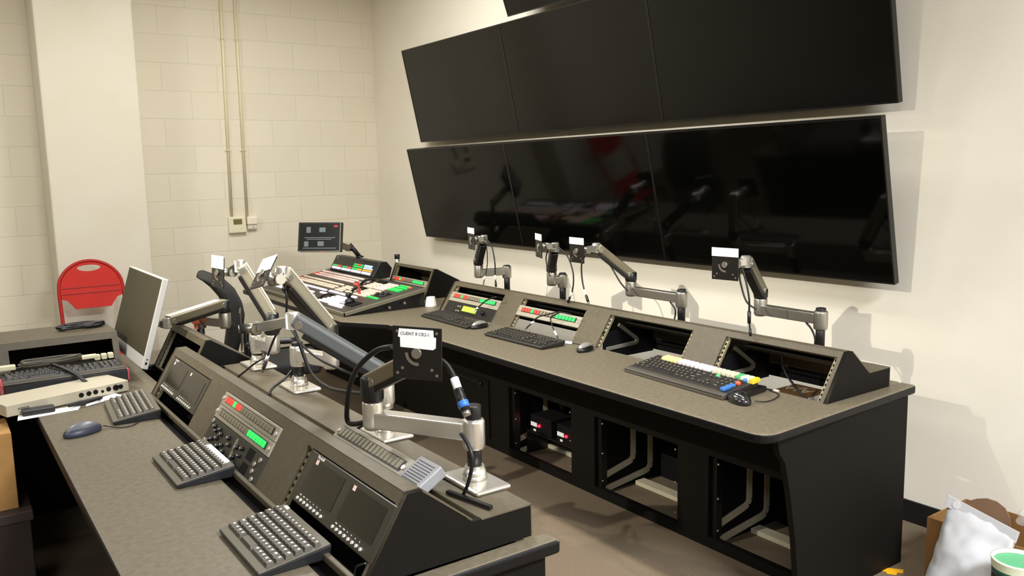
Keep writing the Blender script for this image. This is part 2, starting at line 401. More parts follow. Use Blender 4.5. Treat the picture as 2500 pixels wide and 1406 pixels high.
# turret frames
M_RAIL = mat('zinc_rail', (150, 142, 112), .45, .3)
def turret_frame(x0, z0, x1, z1, y): return frame((x0, y, z0), (0, -1, 0), (x1 - x0, 0, z1 - z0))
def turret(name, label, x0, z0, x1, z1, yl, yr, bayl, bv0, bv1, rear, mfront=M_HOUS, side=M_BLACK, sprof=None):
    """sloped rack housing; yl > yr; bays in y; rear = list of (x,z) after the ridge"""
    t = thing(name, label, 'rack housing', (x0, yr, z0)); O = loc_of(t)
    L = math.hypot(x1 - x0, z1 - z0); dv = V3(((x1 - x0) / L, 0, (z1 - z0) / L)); dn = V3((-dv.z, 0, dv.x))
    mp = lambda u, v, s: V3((x0, u, z0)) + dv * v + dn * s - O
    loops = [[(yr, 0), (yl, 0), (yl, L), (yr, L)]]
    for a, b in bayl: loops.append([(b, bv0), (a, bv0), (a, bv1), (b, bv1)])
    MB().plate(loops, mp, -.018, 0).build('front_frame', mfront, t)
    prof = [(x0, z0), (x1, z1)] + (sprof or rear)
    for yy in (yl, yr):
        s = .016 if yy == yr else -.016
        MB().prism(prof, lambda u, v, w: V3((u, w, v)) - O, yy - .0005 * (1 if yy == yr else -1), yy + s).build('side_panel', side, t)
    pts = [(x1, z1)] + rear
    mb = MB()
    for (p, q) in zip(pts[:-1], pts[1:]):
        eo = .0012 if math.hypot(p[0] - q[0], p[1] - q[1]) > .045 else -.017
        dd = V3((q[0] - p[0], 0, q[1] - p[1])).normalized(); nn = V3((dd.z, 0, -dd.x))
        a = V3((p[0], 0, p[1])); b = V3((q[0], 0, q[1]))
        c = [a - nn * .0012, b - nn * .0012, b + nn * .0025, a + nn * .0025]
        mb.hexa([V3((k.x, yr - eo, k.z)) - O for k in c] + [V3((k.x, yl + eo, k.z)) - O for k in c])
    mb.build('top_cover', mfront, t)
    for a, b in bayl:
        for yy in (a - .008, b + .008):
            mb = MB().use(M_RAIL)
            c0 = mp(yy, bv0, -.016); c1 = mp(yy, bv1, -.016)
            mb.beam(c0, c1, .015, .012, tuple(dn)); mb.use(M_DARK)
            for k in range(9): 
                cc = mp(yy, bv0 + (bv1 - bv0) * (k + .5) / 9, -.0095)
                mb.obox(cc, (0, .004, 0), dv * .0045, dn * .0008)
            mb.build('rack_rail', None, t)
    return t, mp
RB = [(4.56, 4.01), (3.825, 3.27), (3.09, 2.537), (2.355, 1.822)]
rt, Rmp = turret('rack_housing', 'long sloped rack housing with four openings along the display wall worktop', 2.648, .725, 2.768, .902, 4.612, 1.79,
                 RB, .004, .188, [(2.80, .902), (2.915, .803), (3.055, .803), (3.055, .725)])
RO = loc_of(rt)
# shelf brackets seen in the empty bays (raw board edge of the triangular cut-outs)
for yy in (3.07, 2.34):
    pts = [V3((2.79, yy, .828)), V3((2.905, yy, .748)), V3((2.918, yy, .733)), V3((2.905, yy, .722)), V3((2.71, yy, .715))]
    mb = MB()
    for p, q in zip(pts[:-1], pts[1:]): mb.beam(p - RO, q - RO, .016, .012, (0, 1, .01))
    mb.build('cutout_edge', mat('grey_board_edge', (120, 116, 104), .7), rt)
    MB().box(V3((2.70, yy + .012, .66)) - RO, V3((3.04, yy + .02, .80)) - RO).build('divider', M_DARK, rt)
for a, b in RB:
    MB().box(V3((2.80, b + .03, .842)) - RO, V3((2.86, a - .06, .848)) - RO).build('cable_bar', M_BLKPL, rt)
for (a, b) in (RB[2],):
    o = MB().box((0, 0, 0), (.22, .15, .13)).build('equipment_box', M_DARK, None, bevel=.004)
    o.location = (2.75, a - .215 - .02, .515)
    tag(o, 'dark box inside the %s empty rack opening of the right console' % ('far' if a > 3 else 'near'), 'box')
wo = M_WHITE

# ------------------------------------------------------------------ left console
LX0 = .28
polyL = [(.645, 1.56), (.645, 3.60), (.77, 3.60), (.77, 4.20), (1.175, 4.20), (1.175, 4.55), (-.9, 4.55), (-.9, 3.76), (.20, 3.76)] + \
        rounded((.20, 3.76), (LX0, 3.66), (LX0, 2.5), .05) + rounded((LX0, 2), (LX0, 1.50), (1.0, 1.50), .05) + [(1.175, 1.50), (1.175, 1.56)]
worktop('worktop', 'mottled grey worktop of the near console holding the three compact keyboards', [polyL])
polyLr = [(1.12, 1.56), (1.175, 1.56), (1.175, 4.20), (1.12, 4.20)]
cab2 = thing('console_cabinet', 'black base cabinet under the near console', 'cabinet', (.60, 1.54, 0)); C2 = loc_of(cab2)
MB().prism([(.62, 0), (.50, .45), (.42, .689), (1.15, .689), (1.15, 0)], lambda u, v, s: V3((u, s, v)) - C2, 1.53, 1.555).build('end_panel', M_BLACK, cab2, bevel=.002)
MB().box(V3((.62, 1.555, 0)) - C2, V3((.64, 4.15, .60)) - C2).build('front_panel', M_BLACK, cab2)
MB().box(V3((1.125, 1.555, 0)) - C2, V3((1.15, 4.15, .689)) - C2).build('rear_panel', M_BLACK, cab2)
MB().box(V3((-.85, 4.50, 0)) - C2, V3((1.15, 4.52, .689)) - C2).build('return_light_baffle', M_BLACK, cab2)  # added panel, keeps lamp light off the carpet under the return
MB().box(V3((-.87, 3.80, 0)) - C2, V3((-.85, 4.52, .689)) - C2).build('return_end', M_BLACK, cab2)
LB = [(3.52, 2.995), (2.805, 2.275), (2.09, 1.585)]
lt, Lmp = turret('rack_housing', 'sloped rack housing of the near console with dual monitors and button panels', .687, .73, .80, .912, 3.565, 1.557,
                 LB, .004, .185, [(.837, .912), (.962, .812), (.962, .79), (.987, .79), (.987, .806), (1.13, .806), (1.13, .726)], sprof=[(.837, .912), (.962, .806), (1.13, .806), (1.13, .726)])
LOo = loc_of(lt)
MB().box(V3((.675, 1.557, .722)) - LOo, V3((.69, 3.565, .742)) - LOo).build('front_lip', M_HOUS, lt, bevel=.004)
MB().box(V3((.646, 1.56, .69)) - LOo, V3((.672, 3.58, .705)) - LOo).build('cable_slot_brush', M_DARK, lt)
MB().box(V3((.69, 1.575, .62)) - LOo, V3((.96, 3.55, .63)) - LOo).build('bay_floor', M_DARK, lt)
MB().box(V3((.945, 1.575, .63)) - LOo, V3((.955, 3.55, .79)) - LOo).build('bay_back', M_DARK, lt)
MB().box(V3((.69, 1.575, .63)) - LOo, V3((.70, 3.55, .722)) - LOo).build('bay_front', M_DARK, lt)

MB().box(V3((.69, 3.55, .60)) - LOo, V3((.96, 3.562, .73)) - LOo).build('bay_side', M_DARK, lt)
# corner unit of the near console (set further back), return unit facing the camera
turret('rack_housing', 'short rack housing with an empty opening beyond the near console', .83, .726, .93, .915, 4.16, 3.60,
       [(4.13, 3.635)], .006, .185, [(.955, .915), (1.135, .80), (1.16, .726)])
t = thing('return_housing', 'low grey housing with a wide dark opening at the far left', 'rack housing', (-.9, 4.2, ZT + .001)); O = loc_of(t)
fy = lambda u, v, s: V3((u, 4.14 + v * .42 + s, ZT + .001 + v)) - O
MB().plate([[(-.9, 0), (.69, 0), (.69, .175), (-.9, .175)], [(.25, .02), (.665, .02), (.665, .145), (.25, .145)], [(-.7, .02), (.05, .02), (.05, .145), (-.7, .145)]], fy, 0, .018).build('front_frame', M_HOUS, t)
MB().box(V3((-.9, 4.213, .888)) - O, V3((.69, 4.56, .902)) - O).build('top_cover', M_HOUS, t, bevel=.002)
MB().box(V3((-.9, 4.545, ZT + .001)) - O, V3((.69, 4.56, .888)) - O).build('rear_panel', M_BLACK, t)
MB().prism([(4.14, ZT + .001), (4.213, .888), (4.56, .888), (4.56, ZT + .001)], lambda u, v, s: V3((s, u, v)) - O, .675, .69).build('side_panel', M_BLACK, t)

# far unit behind the switcher
ft, Fmp = turret('rack_housing', 'free-standing sloped rack housing beside the production switcher', 2.80, .726, 2.885, .929, 5.66, 5.07,
                 [(5.625, 5.10)], .02, .205, [(2.91, .929), (3.09, .835), (3.12, .726)])

# ------------------------------------------------------------------ rack gear
R_, G_, O_ = 'r', 'g', 'o'
BM = {'r': M_RED, 'g': M_GREEN, 'o': M_KEYBTN_OFF}
M_STRIP = mat('button_strip', (34, 33, 40), .4)
btn_mesh = {}
def button(parent, x, y, z, w, h, d, kind):
    if kind not in btn_mesh:
        o = MB().box((-.5, -.5, 0), (.5, .5, 1)).build('button', BM[kind], parent, bevel=.08)
        o.data.name = 'button_' + kind; btn_mesh[kind] = o
    else:
        o = btn_mesh[kind].copy(); COL.objects.link(o); o.parent = parent; o.name = 'button'
    o.location = (x, y, z); o.scale = (w, h, d); return o
def button_panel(label, m, w, h, seq, strip_v=None, x_in=.035):
    t = thing('button_panel', label, 'button panel', m, 'illuminated button panels')
    MB().box((0, 0, -.012), (w, h, .004)).build('faceplate', M_GREYPANEL, t, bevel=.002)
    sv = strip_v or (h * .28, h * .82)
    MB().box((x_in, sv[0], .0035), (w - x_in, sv[1], .006)).build('button_strip', M_STRIP, t)
    n = len(seq); pw = (w - 2 * x_in - .01) / n
    for i, k in enumerate(seq):
        button(t, x_in + .005 + pw * (i + .5), (sv[0] + sv[1]) / 2, .006, pw * .72, (sv[1] - sv[0]) * .8, .004, k)
    for xx in (.012, w - .012):
        MB().cyl((xx, h * .5, .004), (xx, h * .5, .009), .007, seg=10).build('thumbscrew', M_CHROME, t)
    return t
def inbay(mp, ya, v, s=.001):
    p = mp(ya, v, s); return p
def bay_frame(mp, O, ya, v, s=.001):
    o = mp(ya, v, s) + O; e = mp(ya, v + .1, s) + O
    return frame(o, (0, -1, 0), e - o)
FO = loc_of(ft)
RGR = [R_, R_, R_, G_, R_, R_]
button_panel('button panel in the far housing beside the production switcher', bay_frame(Fmp, FO, 5.622, .083), .52, .045, RGR + [O_] * 5 + [G_] * 6)
button_panel('button panel above the green-lit unit in the far bay of the long console', bay_frame(Rmp, RO, 4.557, .082), .545, .062, RGR + [O_] * 5 + [G_] * 6, (.024, .05))
button_panel('button panel in the second bay from far end of the long console, cables hanging over', bay_frame(Rmp, RO, 3.822, .082), .55, .062, RGR + [O_] * 5 + [G_] * 6, (.024, .05))
button_panel('upper button panel in near console with red buttons at its left', bay_frame(Lmp, LOo, 2.802, .139), .525, .044, RGR + [O_] * 11)
button_panel('lower button panel in near console with six green buttons at its right', bay_frame(Lmp, LOo, 2.802, .094), .525, .044, [O_] * 11 + [G_] * 6)

# rack intercom with green LCD
t = thing('intercom_unit', 'black rack unit with a bright green display in the long console', 'rack unit', bay_frame(Rmp, RO, 4.557, .004))
MB().box((0, 0, -.05), (.545, .076, .002)).build('faceplate', M_BLKPL, t, bevel=.002)
MB().box((.12, .012, .0015), (.38, .068, .004)).build('bezel', M_BLKMET, t, bevel=.002)
MB().box((.20, .026, .0035), (.355, .06, .006)).build('display', mat('green_lcd', (150, 220, 60), .4, emit=(150, 235, 50), es=.75), t)
for k in range(4): MB().cyl((.145 + (k % 2) * .025, .02 + (k // 2) * .03, .004), (.145 + (k % 2) * .025, .02 + (k // 2) * .03, .008), .006, seg=10).build('key', M_GREYPANEL, t)
MB().cyl((.43, .04, .002), (.43, .04, .02), .014, seg=14).build('knob', M_BLKMET, t)

# knob unit in the near console
M_KNOB = mat('metal_knob', (190, 186, 176), .3, .8)
t = thing('audio_monitor_unit', 'dark rack unit covered in small knobs and two level meters', 'rack unit', bay_frame(Lmp, LOo, 2.802, .002))
MB().box((0, 0, -.05), (.525, .09, .002)).build('faceplate', mat('olive_black_panel', (48, 46, 36), .45), t, bevel=.002)
rr = random.Random(3)
for (kx, ky, r) in ((.06, .068, .008), (.085, .058, .006), (.115, .07, .006), (.14, .06, .007), (.12, .042, .008), (.085, .03, .006), (.06, .02, .007),
                    (.155, .025, .008), (.185, .035, .006), (.21, .066, .008), (.235, .05, .007), (.215, .022, .007), (.25, .014, .006), (.30, .06, .008), (.305, .03, .008), (.33, .016, .006), (.34, .066, .007), (.345, .044, .006)):
    k = MB().use(M_BLKPL).cyl((kx, ky, .002), (kx, ky, .012), r, r * .9, 10).use(M_KNOB).cyl((kx, ky, .012), (kx, ky, .014), r * .6, r * .5, 8)
    k.build('knob', None, t)
for (mx, my) in ((.272, .042), (.275, .006)):
    MB().box((mx, my, .002), (mx + .011, my + .04, .006)).build('level_meter', mat('meter_grey', (120, 116, 98), .3), t)
for (mx, my) in ((.385, .05), (.385, .006)):
    mb = MB().use(M_DARK).box((mx, my, .0022), (mx + .05, my + .034, .003)).use(M_BLKPL)
    mb.build('speaker_grille', None, t)
for (mx, my) in ((.02, .08), (.02, .012), (.495, .074), (.495, .016), (.47, .055), (.475, .035)):
    MB().cyl((mx, my, .002), (mx, my, .007), .0075, seg=10).build('screw', M_KNOB, t)

# dual rack monitors
M_MONF = mat('monitor_face', (54, 51, 42), .3)
M_LCD = mat('monitor_glass', (30, 27, 18), .12)
M_DOT = mat('white_button', (216, 210, 196), .4)
M_LOGO = mat('white_print', (226, 222, 214), .5)
def dual_monitor(label, m, w, h):
    t = thing('dual_monitor', label, 'monitor', m, 'dual rack monitors')
    MB().box((0, 0, -.04), (w, h, .002)).build('faceplate', M_MONF, t, bevel=.003)
    half = w / 2
    for s in (0, 1):
        x0 = .04 + s * (half - .015)
        sw = half - .055
        MB().box((x0, .034, .001), (x0 + sw, h - .016, .0032)).build('screen', M_LCD, t)
        for k in range(8):
            mb = MB().cyl((x0 + .002 + k * sw * .118, .013, .002), (x0 + .002 + k * sw * .118, .013, .006), .0042, seg=8)
            mb.build('button', M_DOT, t)
        mb = MB()
        for k in range(7):
            mb.box((x0 + .004 + k * sw * .118, .0225, .002), (x0 + (.013 if k < 3 else .007) + k * sw * .118, .0255, .0024))
        mb.build('button_legend', M_LOGO, t)
        MB().box((x0 + .012, h - .026, .003), (x0 + .024, h - .014, .0045)).build('sticker', mat('pink_sticker', (244, 214, 200), .5), t)
    text_mesh('logo_text', 'Marshall', .012, M_LOGO, Matrix.Translation((.065, h - .0075, .0026)), t)
    return t
dual_monitor('near dual monitor unit in the closest bay of near console', bay_frame(Lmp, LOo, 2.047, .048, .0), .478, .134)
dual_monitor('far dual monitor unit at the far end of near console', bay_frame(Lmp, LOo, 3.515, .048, .0), .515, .134)

# loose button panel with power supply lying on top
fm = frame((.93, 2.285, .826), (0, -1, 0.0), (.068, 0, .052))
tp = button_panel('loose unlit button panel lying on top of near console', fm, .43, .062, [O_] * 17, (.016, .05), .02)
t = thing('power_supply', 'grey perforated power supply box at end of the loose button panel', 'power supply', frame((.925, 1.848, .826), (0, -1, 0), (.07, 0, .04)))
M_PSU = mat('grey_psu', (150, 150, 152), .45, .2)
MB().box((0, 0, -.02), (.105, .085, .012)).build('case', M_PSU, t, bevel=.004)
mb = MB()
for i in range(13):
    for j in range(8): mb.cyl((.015 + i * .0062, .012 + j * .0085, .0118), (.015 + i * .0062, .012 + j * .0085, .0124), .002, seg=6)
mb.build('vent_holes', M_DARK, t)

# ------------------------------------------------------------------ keyboards
M_KEY = mat('dark_key', (78, 73, 64), .5)
M_KEYB = mat('black_key', (34, 32, 29), .45)
M_LEG = mat('key_legend', (226, 220, 198), .5)
M_KBASE = mat('keyboard_base', (92, 87, 74), .45)
M_KSIDE = mat('keyboard_side', (30, 30, 33), .5)
def key_mesh(nm, mk, legend=True, leg=M_LEG):
    mb = MB().use(mk)
    mb.hexa([(-.5, -.5, 0), (.5, -.5, 0), (.5, .5, 0), (-.5, .5, 0), (-.38, -.36, 1), (.38, -.36, 1), (.38, .42, 1), (-.38, .42, 1)])
    if legend:
        mb.use(leg); mb.box((-.26, .02, .98), (.06, .3, 1.04))
    bmesh.ops.recalc_face_normals(mb.bm, faces=mb.bm.faces)
    me = bpy.data.meshes.new(nm); mb.bm.to_mesh(me); mb.bm.free()
    for x in mb.mats: me.materials.append(x)
    return me
KM_GREY = key_mesh('key_grey', M_KEY); KM_BLK = key_mesh('key_black', M_KEYB, True, mat('dim_legend', (150, 142, 118), .5)); KM_BLANK = key_mesh('key_blank', M_KEY, False); KM_BB = key_mesh('key_bblank', M_KEYB, False)
def key(parent, me, x, y, z, w, h, d):
    o = bpy.data.objects.new('key', me); COL.objects.link(o); o.parent = parent; o.location = (x, y, z); o.scale = (w, h, d); return o
def wedge(mb, w, d, h0, h1, inset=0.0):
    return mb.hexa([(inset, inset, 0), (w - inset, inset, 0), (w - inset, d - inset, 0), (inset, d - inset, 0), (0, 0, h0), (w, 0, h0), (w, d, h1), (0, d, h1)])
def compact_keyboard(label, m, w, d, white=False, tip=False):
    t = thing('compact_keyboard', label, 'keyboard', m, 'compact keyboards on near console')
    h0, h1 = .012, .034
    wedge(MB(), w, d, h0, h1, .004).build('base', M_KSIDE, t, bevel=.003)
    sl = (h1 - h0) / d
    z = lambda y: h0 + sl * y
    MB().hexa([(0.002, .002, z(0)), (w - .002, .002, z(0)), (w - .002, d - .002, z(d)), (0.002, d - .002, z(d)), (.002, .002, z(0) + .003), (w - .002, .002, z(0) + .003), (w - .002, d - .002, z(d) + .003), (.002, d - .002, z(d) + .003)]).build('top_case', M_KBASE, t, bevel=.002)
    rows = [[1.3, 1, 1, 1, 4.2, 1, 1, 1, 1, 1], [1.6] + [1] * 10 + [1.4, 1], [1.4] + [1] * 11 + [1.2], [1.2] + [1] * 12 , [1] * 13, [1] * 13]
    y0 = .020; ph = (d - .038) / 6
    for j, r in enumerate(rows):
        tot = sum(r); x = .01; s = (w - .02) / tot
        for kk in r:
            kw = kk * s; yy = y0 + ph * (j + .5)
            key(t, KM_BLANK if kk > 3 else KM_GREY, x + kw / 2, yy, z(yy) + .002, kw * .93, ph * (.9 if j < 5 else .7), .009)
            x += kw
    if white:
        MB().box((.07, d - .022, z(d) + .001), (w - .04, d - .004, z(d) + .0045)).build('label_strip', M_WHITE, t)
    if tip:
        MB().box((.02, d - .012, z(d) + .001), (.04, d - .003, z(d) + .0045)).build('label_strip', M_WHITE, t)
    return t
ZK = ZT + .0005
# front-left corner, right direction along -Y, up direction +X
compact_keyboard('far compact keyboard by the white papers on near console', frame((.512, 3.555, ZK), (.497 - .524, 3.20 - 3.555, 0), (.16, .02, 0)), .345, .165)
compact_keyboard('middle compact keyboard with a white strip on near console', frame((.514, 2.725, ZK), (0, -1, 0), (1, .05, 0)), .31, .168, True)
compact_keyboard('nearest compact keyboard at the bottom of the photo on near console', frame((.524, 2.04, ZK), (0, -1, 0), (1, .04, 0)), .30, .172, False, True)

def full_keyboard(label, m, w, d, km=KM_BLK, h0=.014, h1=.028, rest=.0, name='keyboard', group='full size keyboards', skip=None, base=mat('keyboard_case', (44, 41, 35), .45)):
    t = thing(name, label, 'keyboard', m, group)
    wedge(MB(), w, d, h0, h1, .006).build('case', base, t, bevel=.005)
    sl = (h1 - h0) / d; z = lambda y: h0 + sl * y
    n = 0
    y0 = .012 + rest; ph = (d - y0 - .014) / 6.3
    ux = (w - .03) / 22.6
    for j in range(6):
        yy = y0 + ph * (j + .5) + (ph * .3 if j == 5 else 0)
        ks = []
        if j == 0: ks = [(0, 1.25), (1.25, 1.25), (2.5, 1.25), (3.75, 6.25), (10, 1.25), (11.25, 1.25), (12.5, 1.25), (13.75, 1.25), (15.3, 1), (16.3, 1), (17.3, 1), (18.6, 2), (20.6, 1)]
        elif j == 1: ks = [(0, 2.25)] + [(2.25 + i, 1) for i in range(10)] + [(12.25, 2.75), (16.3, 1)] + [(18.6 + i, 1) for i in range(4)]
        elif j == 2: ks = [(0, 1.75)] + [(1.75 + i, 1) for i in range(11)] + [(12.75, 2.25)] + [(18.6 + i, 1) for i in range(3)]
        elif j == 3: ks = [(0, 1.5)] + [(1.5 + i, 1) for i in range(12)] + [(13.5, 1.5)] + [(15.3 + i, 1) for i in range(3)] + [(18.6 + i, 1) for i in range(3)]
        elif j == 4: ks = [(i, 1) for i in range(13)] + [(13, 2)] + [(15.3 + i, 1) for i in range(3)] + [(18.6 + i, 1) for i in range(4)]
        else:
            if skip: continue
            ks = [(0, 1)] + [(2 + i + (i // 4) * .5, 1) for i in range(12)]
        for (kx, kw) in ks:
            n += 1
            if n > 98: break
            key(t, KM_BB if kw > 3 else km, .015 + (kx + kw / 2) * ux, yy, z(yy) - .001, kw * ux * .93, ph * .88, .008)
    if rest: MB().hexa([(0, 0, 0), (w, 0, 0), (w, rest, 0), (0, rest, 0), (0, .003, h0 + .001), (w, .003, h0 + .001), (w, rest, h0 + .006), (0, rest, h0 + .006)]).build('palm_edge', mat('palm_edge_grey', (74, 69, 58), .4), t, bevel=.004)
    return t
full_keyboard('black keyboard below the green-lit unit on the long worktop', frame((2.437, 4.478, ZK), (-.008, -.55, 0), (1, 0, 0)), .545, .145)
full_keyboard('black keyboard with a white tag, second from far end of the long worktop', frame((2.405, 3.722, ZK), (.012, -.49, 0), (1, .02, 0)), .50, .16)

# colour-capped keyboard
kb = full_keyboard('black keyboard with colourful raised top keys on the long worktop', frame((2.425, 2.638, ZK), (-.028, -.57, 0), (1, 0, 0)), .575, .20, KM_BLK, .018, .05, .03, 'color_key_keyboard', None, True)
def cap(c): return mat('cap_%d_%d_%d' % c, c, .4)
YEL, PNK, WHT, IVO, GRN, PAL, YL2, BLU, ORG = (214, 204, 136), (204, 188, 192), (204, 204, 210), (194, 188, 160), (76, 160, 102), (184, 202, 166), (214, 180, 40), (54, 106, 170), (190, 80, 48)
xk = .07
zb_ = .05
for grp, n in ((YEL, 4), (PNK, 4), (WHT, 4), (IVO, 5), (GRN, 1), (PAL, 2), (YL2, 1)):
    for i in range(n):
        MB().hexa([(xk, .150, zb_ - .010), (xk + .0235, .150, zb_ - .010), (xk + .0235, .194, zb_ - .004), (xk, .194, zb_ - .004), (xk + .002, .153, zb_ + .009), (xk + .0215, .153, zb_ + .009), (xk + .0215, .191, zb_ + .013), (xk + .002, .191, zb_ + .013)]).build('color_key', cap(grp), kb, bevel=.003)
        xk += .0240
    xk += .004 if grp not in (GRN, PAL) else 0
def dome(x, y, r, c, l=None):
    z = .018 + (.05 - .018) * y / .2
    if l: MB().obox((x, y, z + .008), (.0, l, .004), (r, 0, 0), (0, 0, .007)).build('color_key', cap(c), kb, bevel=.004)
    else: MB().sphere((x, y, z + .006), r, 12, 8, (1, 1, .9)).build('color_key', cap(c), kb)
dome(.545, .06, .011, BLU, .034); dome(.545, .115, .012, ORG); dome(.55, .152, .011, BLU); dome(.425, .132, .010, GRN); dome(.10, .197, .009, ORG)

t = thing('handset', 'black slab handset lying behind the black mouse by the colourful keyboard', 'handset', frame((2.475, 2.045, ZK), (1, .12, 0), (-.12, 1, 0)))
MB().box((0, -.02, 0), (.155, .022, .022)).build('body', M_BLKPL, t, bevel=.005)
MB().box((.02, -.012, .0215), (.13, .014, .0235)).build('top_panel', M_BLKMET, t)
# keyboard lying on its carton at the far left
bx = thing('keyboard_carton', 'flat black carton with pink-red ends under the far left keyboard', 'box', frame((.205, 3.885, ZK), (1, -.02, 0), (0, 1, 0)))
MB().box((0, 0, 0), (.46, .24, .058)).build('carton', M_KSIDE, bx, bevel=.003)
for xx in (-.0105, .46): MB().box((xx, .03, .004), (xx + .0105, .18, .054)).build('end_flap', mat('pink_red_card', (230, 100, 110), .6), bx, bevel=.003)
full_keyboard('black keyboard lying on a carton at the far left', frame((.20, 3.872, ZK + .059), (1, .005, .0), (0, 1, 0)), .462, .17, KM_BLK, .012, .02, .02)

# ------------------------------------------------------------------ mice
def mouse(label, x, y, ang, mt, mb_, L=.115, W=.062, H=.036):
    m = Matrix.Translation((x, y, ZK)) @ Matrix.Rotation(ang, 4, 'Z')
    t = thing('computer_mouse', label, 'mouse', m, 'computer mice')
    MB().sphere((0, 0, .008), .5, 18, 12, (L, W, H * 1.5), 0.0).build('body', mb_, t)
    MB().sphere((0, 0, .011), .5, 18, 12, (L * .93, W * .86, H * 1.62), .012).build('top_shell', mt, t)
    MB().cyl((L * .3, -.004, H * .68), (L * .3, .004, H * .68), .006).build('scroll_wheel', M_RUB, t)
    return t
M_MTOP = mat('grey_mouse_top', (96, 98, 104), .35); M_MBLK = mat('black_mouse', (26, 25, 24), .22, coat=.3); M_MNAVY = mat('slate_mouse', (52, 56, 72), .4)
M_MSIL = mat('silver_mouse_top', (150, 146, 138), .3, .3)
mouse('slate grey mouse on near console in front of the far compact keyboard', .385, 3.18, .35, M_MTOP, M_MNAVY, .135, .07, .04)
mouse('silver topped mouse right of the keyboard below the green-lit unit', 2.515, 3.93, PI * .06, M_MSIL, M_BLKPL, .13)
mouse('silver topped mouse in front of the first empty rack bay', 2.575, 3.075, PI * .10, M_MSIL, M_BLKPL, .125)
mouse('black mouse beside the colourful keyboard', 2.43, 2.012, -PI * .62, M_MBLK, M_MBLK, .125, .075, .042)
def cable(name, label, pts, r, m=M_RUB, cat='cable', group=None, sm=6):
    return tag(MB().tube(pts, r, 8, sm).build(name, m, None, loc=pts[0]), label, cat, group)
zc = ZT + .004
cable('mouse_cord', 'thin dark cord from slate grey mouse to the rack slot', [(.455, 3.205, zc + .006), (.50, 3.165, zc), (.55, 3.17, zc), (.60, 3.26, zc), (.628, 3.31, zc), (.636, 3.27, zc)], .0022)
cable('mouse_cord', 'cord of the black mouse curving to the near open rack bay', [(2.46, 1.965, zc + .005), (2.50, 1.945, zc), (2.56, 1.95, zc), (2.62, 1.98, zc), (2.64, 2.04, zc)], .0022)
cable('mouse_cord', 'cord of the silver mouse by the first empty rack bay', [(2.635, 3.095, zc + .004), (2.642, 3.16, zc), (2.63, 3.25, zc), (2.605, 3.32, zc)], .0022)

# ------------------------------------------------------------------ production switcher
SWO = V3((2.085, 6.37, .749)); SWV = V3((1, 0, .17)).normalized()
sm = frame(SWO, (0, -1, 0), SWV)
sw = thing('production_switcher', 'large video production switcher panel covered in lit buttons', 'video switcher', sm)
W_, D_ = 1.565, .588
M_SWP = mat('switcher_panel', (50, 46, 39), .45, noise=.1)
MB().box((0, 0, -.012), (W_, D_, 0)).build('panel', M_SWP, sw, bevel=.003)
MB().box((-.012, -.012, -.020), (W_ + .012, .0, .003)).box((W_, -.012, -.020), (W_ + .012, D_, .003)).box((-.012, -.012, -.02), (0, D_, .003)).build('trim_rail', mat('trim_grey', (128, 122, 104), .4, .3), sw, bevel=.002)
im = sm.inverted()
mbx = MB()
pr = [(2.10, .726), (2.085, .735), (2.66, .832), (2.66, .726)]
mbx.prism(pr, lambda u, v, s: im @ V3((u, s, v)), 6.36, 4.818)
mbx.build('chassis', M_BLKMET, sw)
EMW = mat('lit_pink_button', (222, 196, 186), .4, emit=(255, 214, 200), es=.42)
EMB = mat('lit_white_button', (228, 216, 226), .4, emit=(255, 236, 248), es=.6)
EMR = mat('lit_red_button', (226, 80, 70), .4, emit=(255, 80, 70), es=.6)
EMG = mat('lit_green_button', (40, 190, 80), .4, emit=(30, 220, 90), es=.5)
EMC = mat('lit_cream_button', (216, 200, 178), .4, emit=(255, 224, 192), es=.32)
def bank(u, v, n, w, h=.020, m=EMW, pitch=None, red0=0):
    mb = MB(); pw = w / n
    for i in range(n):
        mb.use(EMR if i < red0 else m); mb.box((u + pw * i + pw * .07, v - h * .42, 0), (u + pw * (i + .93), v + h * .40, .007))
    mb.build('button_bank', None, sw)
for v, ms, red in ((.515, EMW, 0), (.472, EMW, 2), (.436, EMW, 2), (.355, EMC, 0), (.310, EMC, 2), (.279, EMC, 0)):
    for g in range(4): bank(.022 + g * .19, v, 8, .178, .021, ms, None, red if g == 0 else 0)
for v, us in ((.218, (.03, .22, .41, .60)), (.085, (.03, .215)), (.118, (.03, .215))):
    for u in us: bank(u, v, 8, .178, .022, EMB)
bank(.42, .145, 6, .12, .022, EMB); bank(.59, .145, 6, .13, .022, EMB); bank(.60, .105, 5, .12, .02, EMB); bank(.78, .172, 4, .1, .022, EMB); bank(.845, .069, 4, .09, .024, EMB); bank(.74, .10, 4, .09, .02, EMB)
bank(.82, .224, 7, .16, .024, EMB); bank(1.0, .224, 7, .16, .024, EMB); bank(1.19, .224, 3, .075, .024, EMB)
for k in range(5): bank(1.0 + k * .012, .065 + k * .028, 7, .20 + (k == 0) * .02, .021, EMB)
for k in range(4): bank(1.215 + k * .004, .050 + k * .028, 6, .20 - k * .04, .021, EMB)
for k in range(4): bank(.825, .265 + k * .028, 5, .13 - (k % 2) * .02, .02, EMC)
for k in range(3): bank(.985, .275 + k * .033, 3, .085, .022, EMC)
for k in range(3): bank(.825, .415 + k * .038, 3, .08, .024, EMW if k else EMR)
for k in range(4): bank(.985, .415 + k * .026, 5, .135, .019, EMC)
for k in range(5): bank(1.135, .42 + k * .027, 6, .15, .02, EMW if k != 3 else EMC)
for k in range(5): bank(1.125, .272 + k * .027, 8, .19, .02, EMC)
for k, (v, n) in enumerate(((.54, 6), (.507, 6), (.472, 6), (.448, 6))): bank(1.30, v, n, .15, .02, EMG)
bank(1.405, .54, 2, .045, .02, EMR); bank(1.315, .278, 7, .16, .02, EMG)
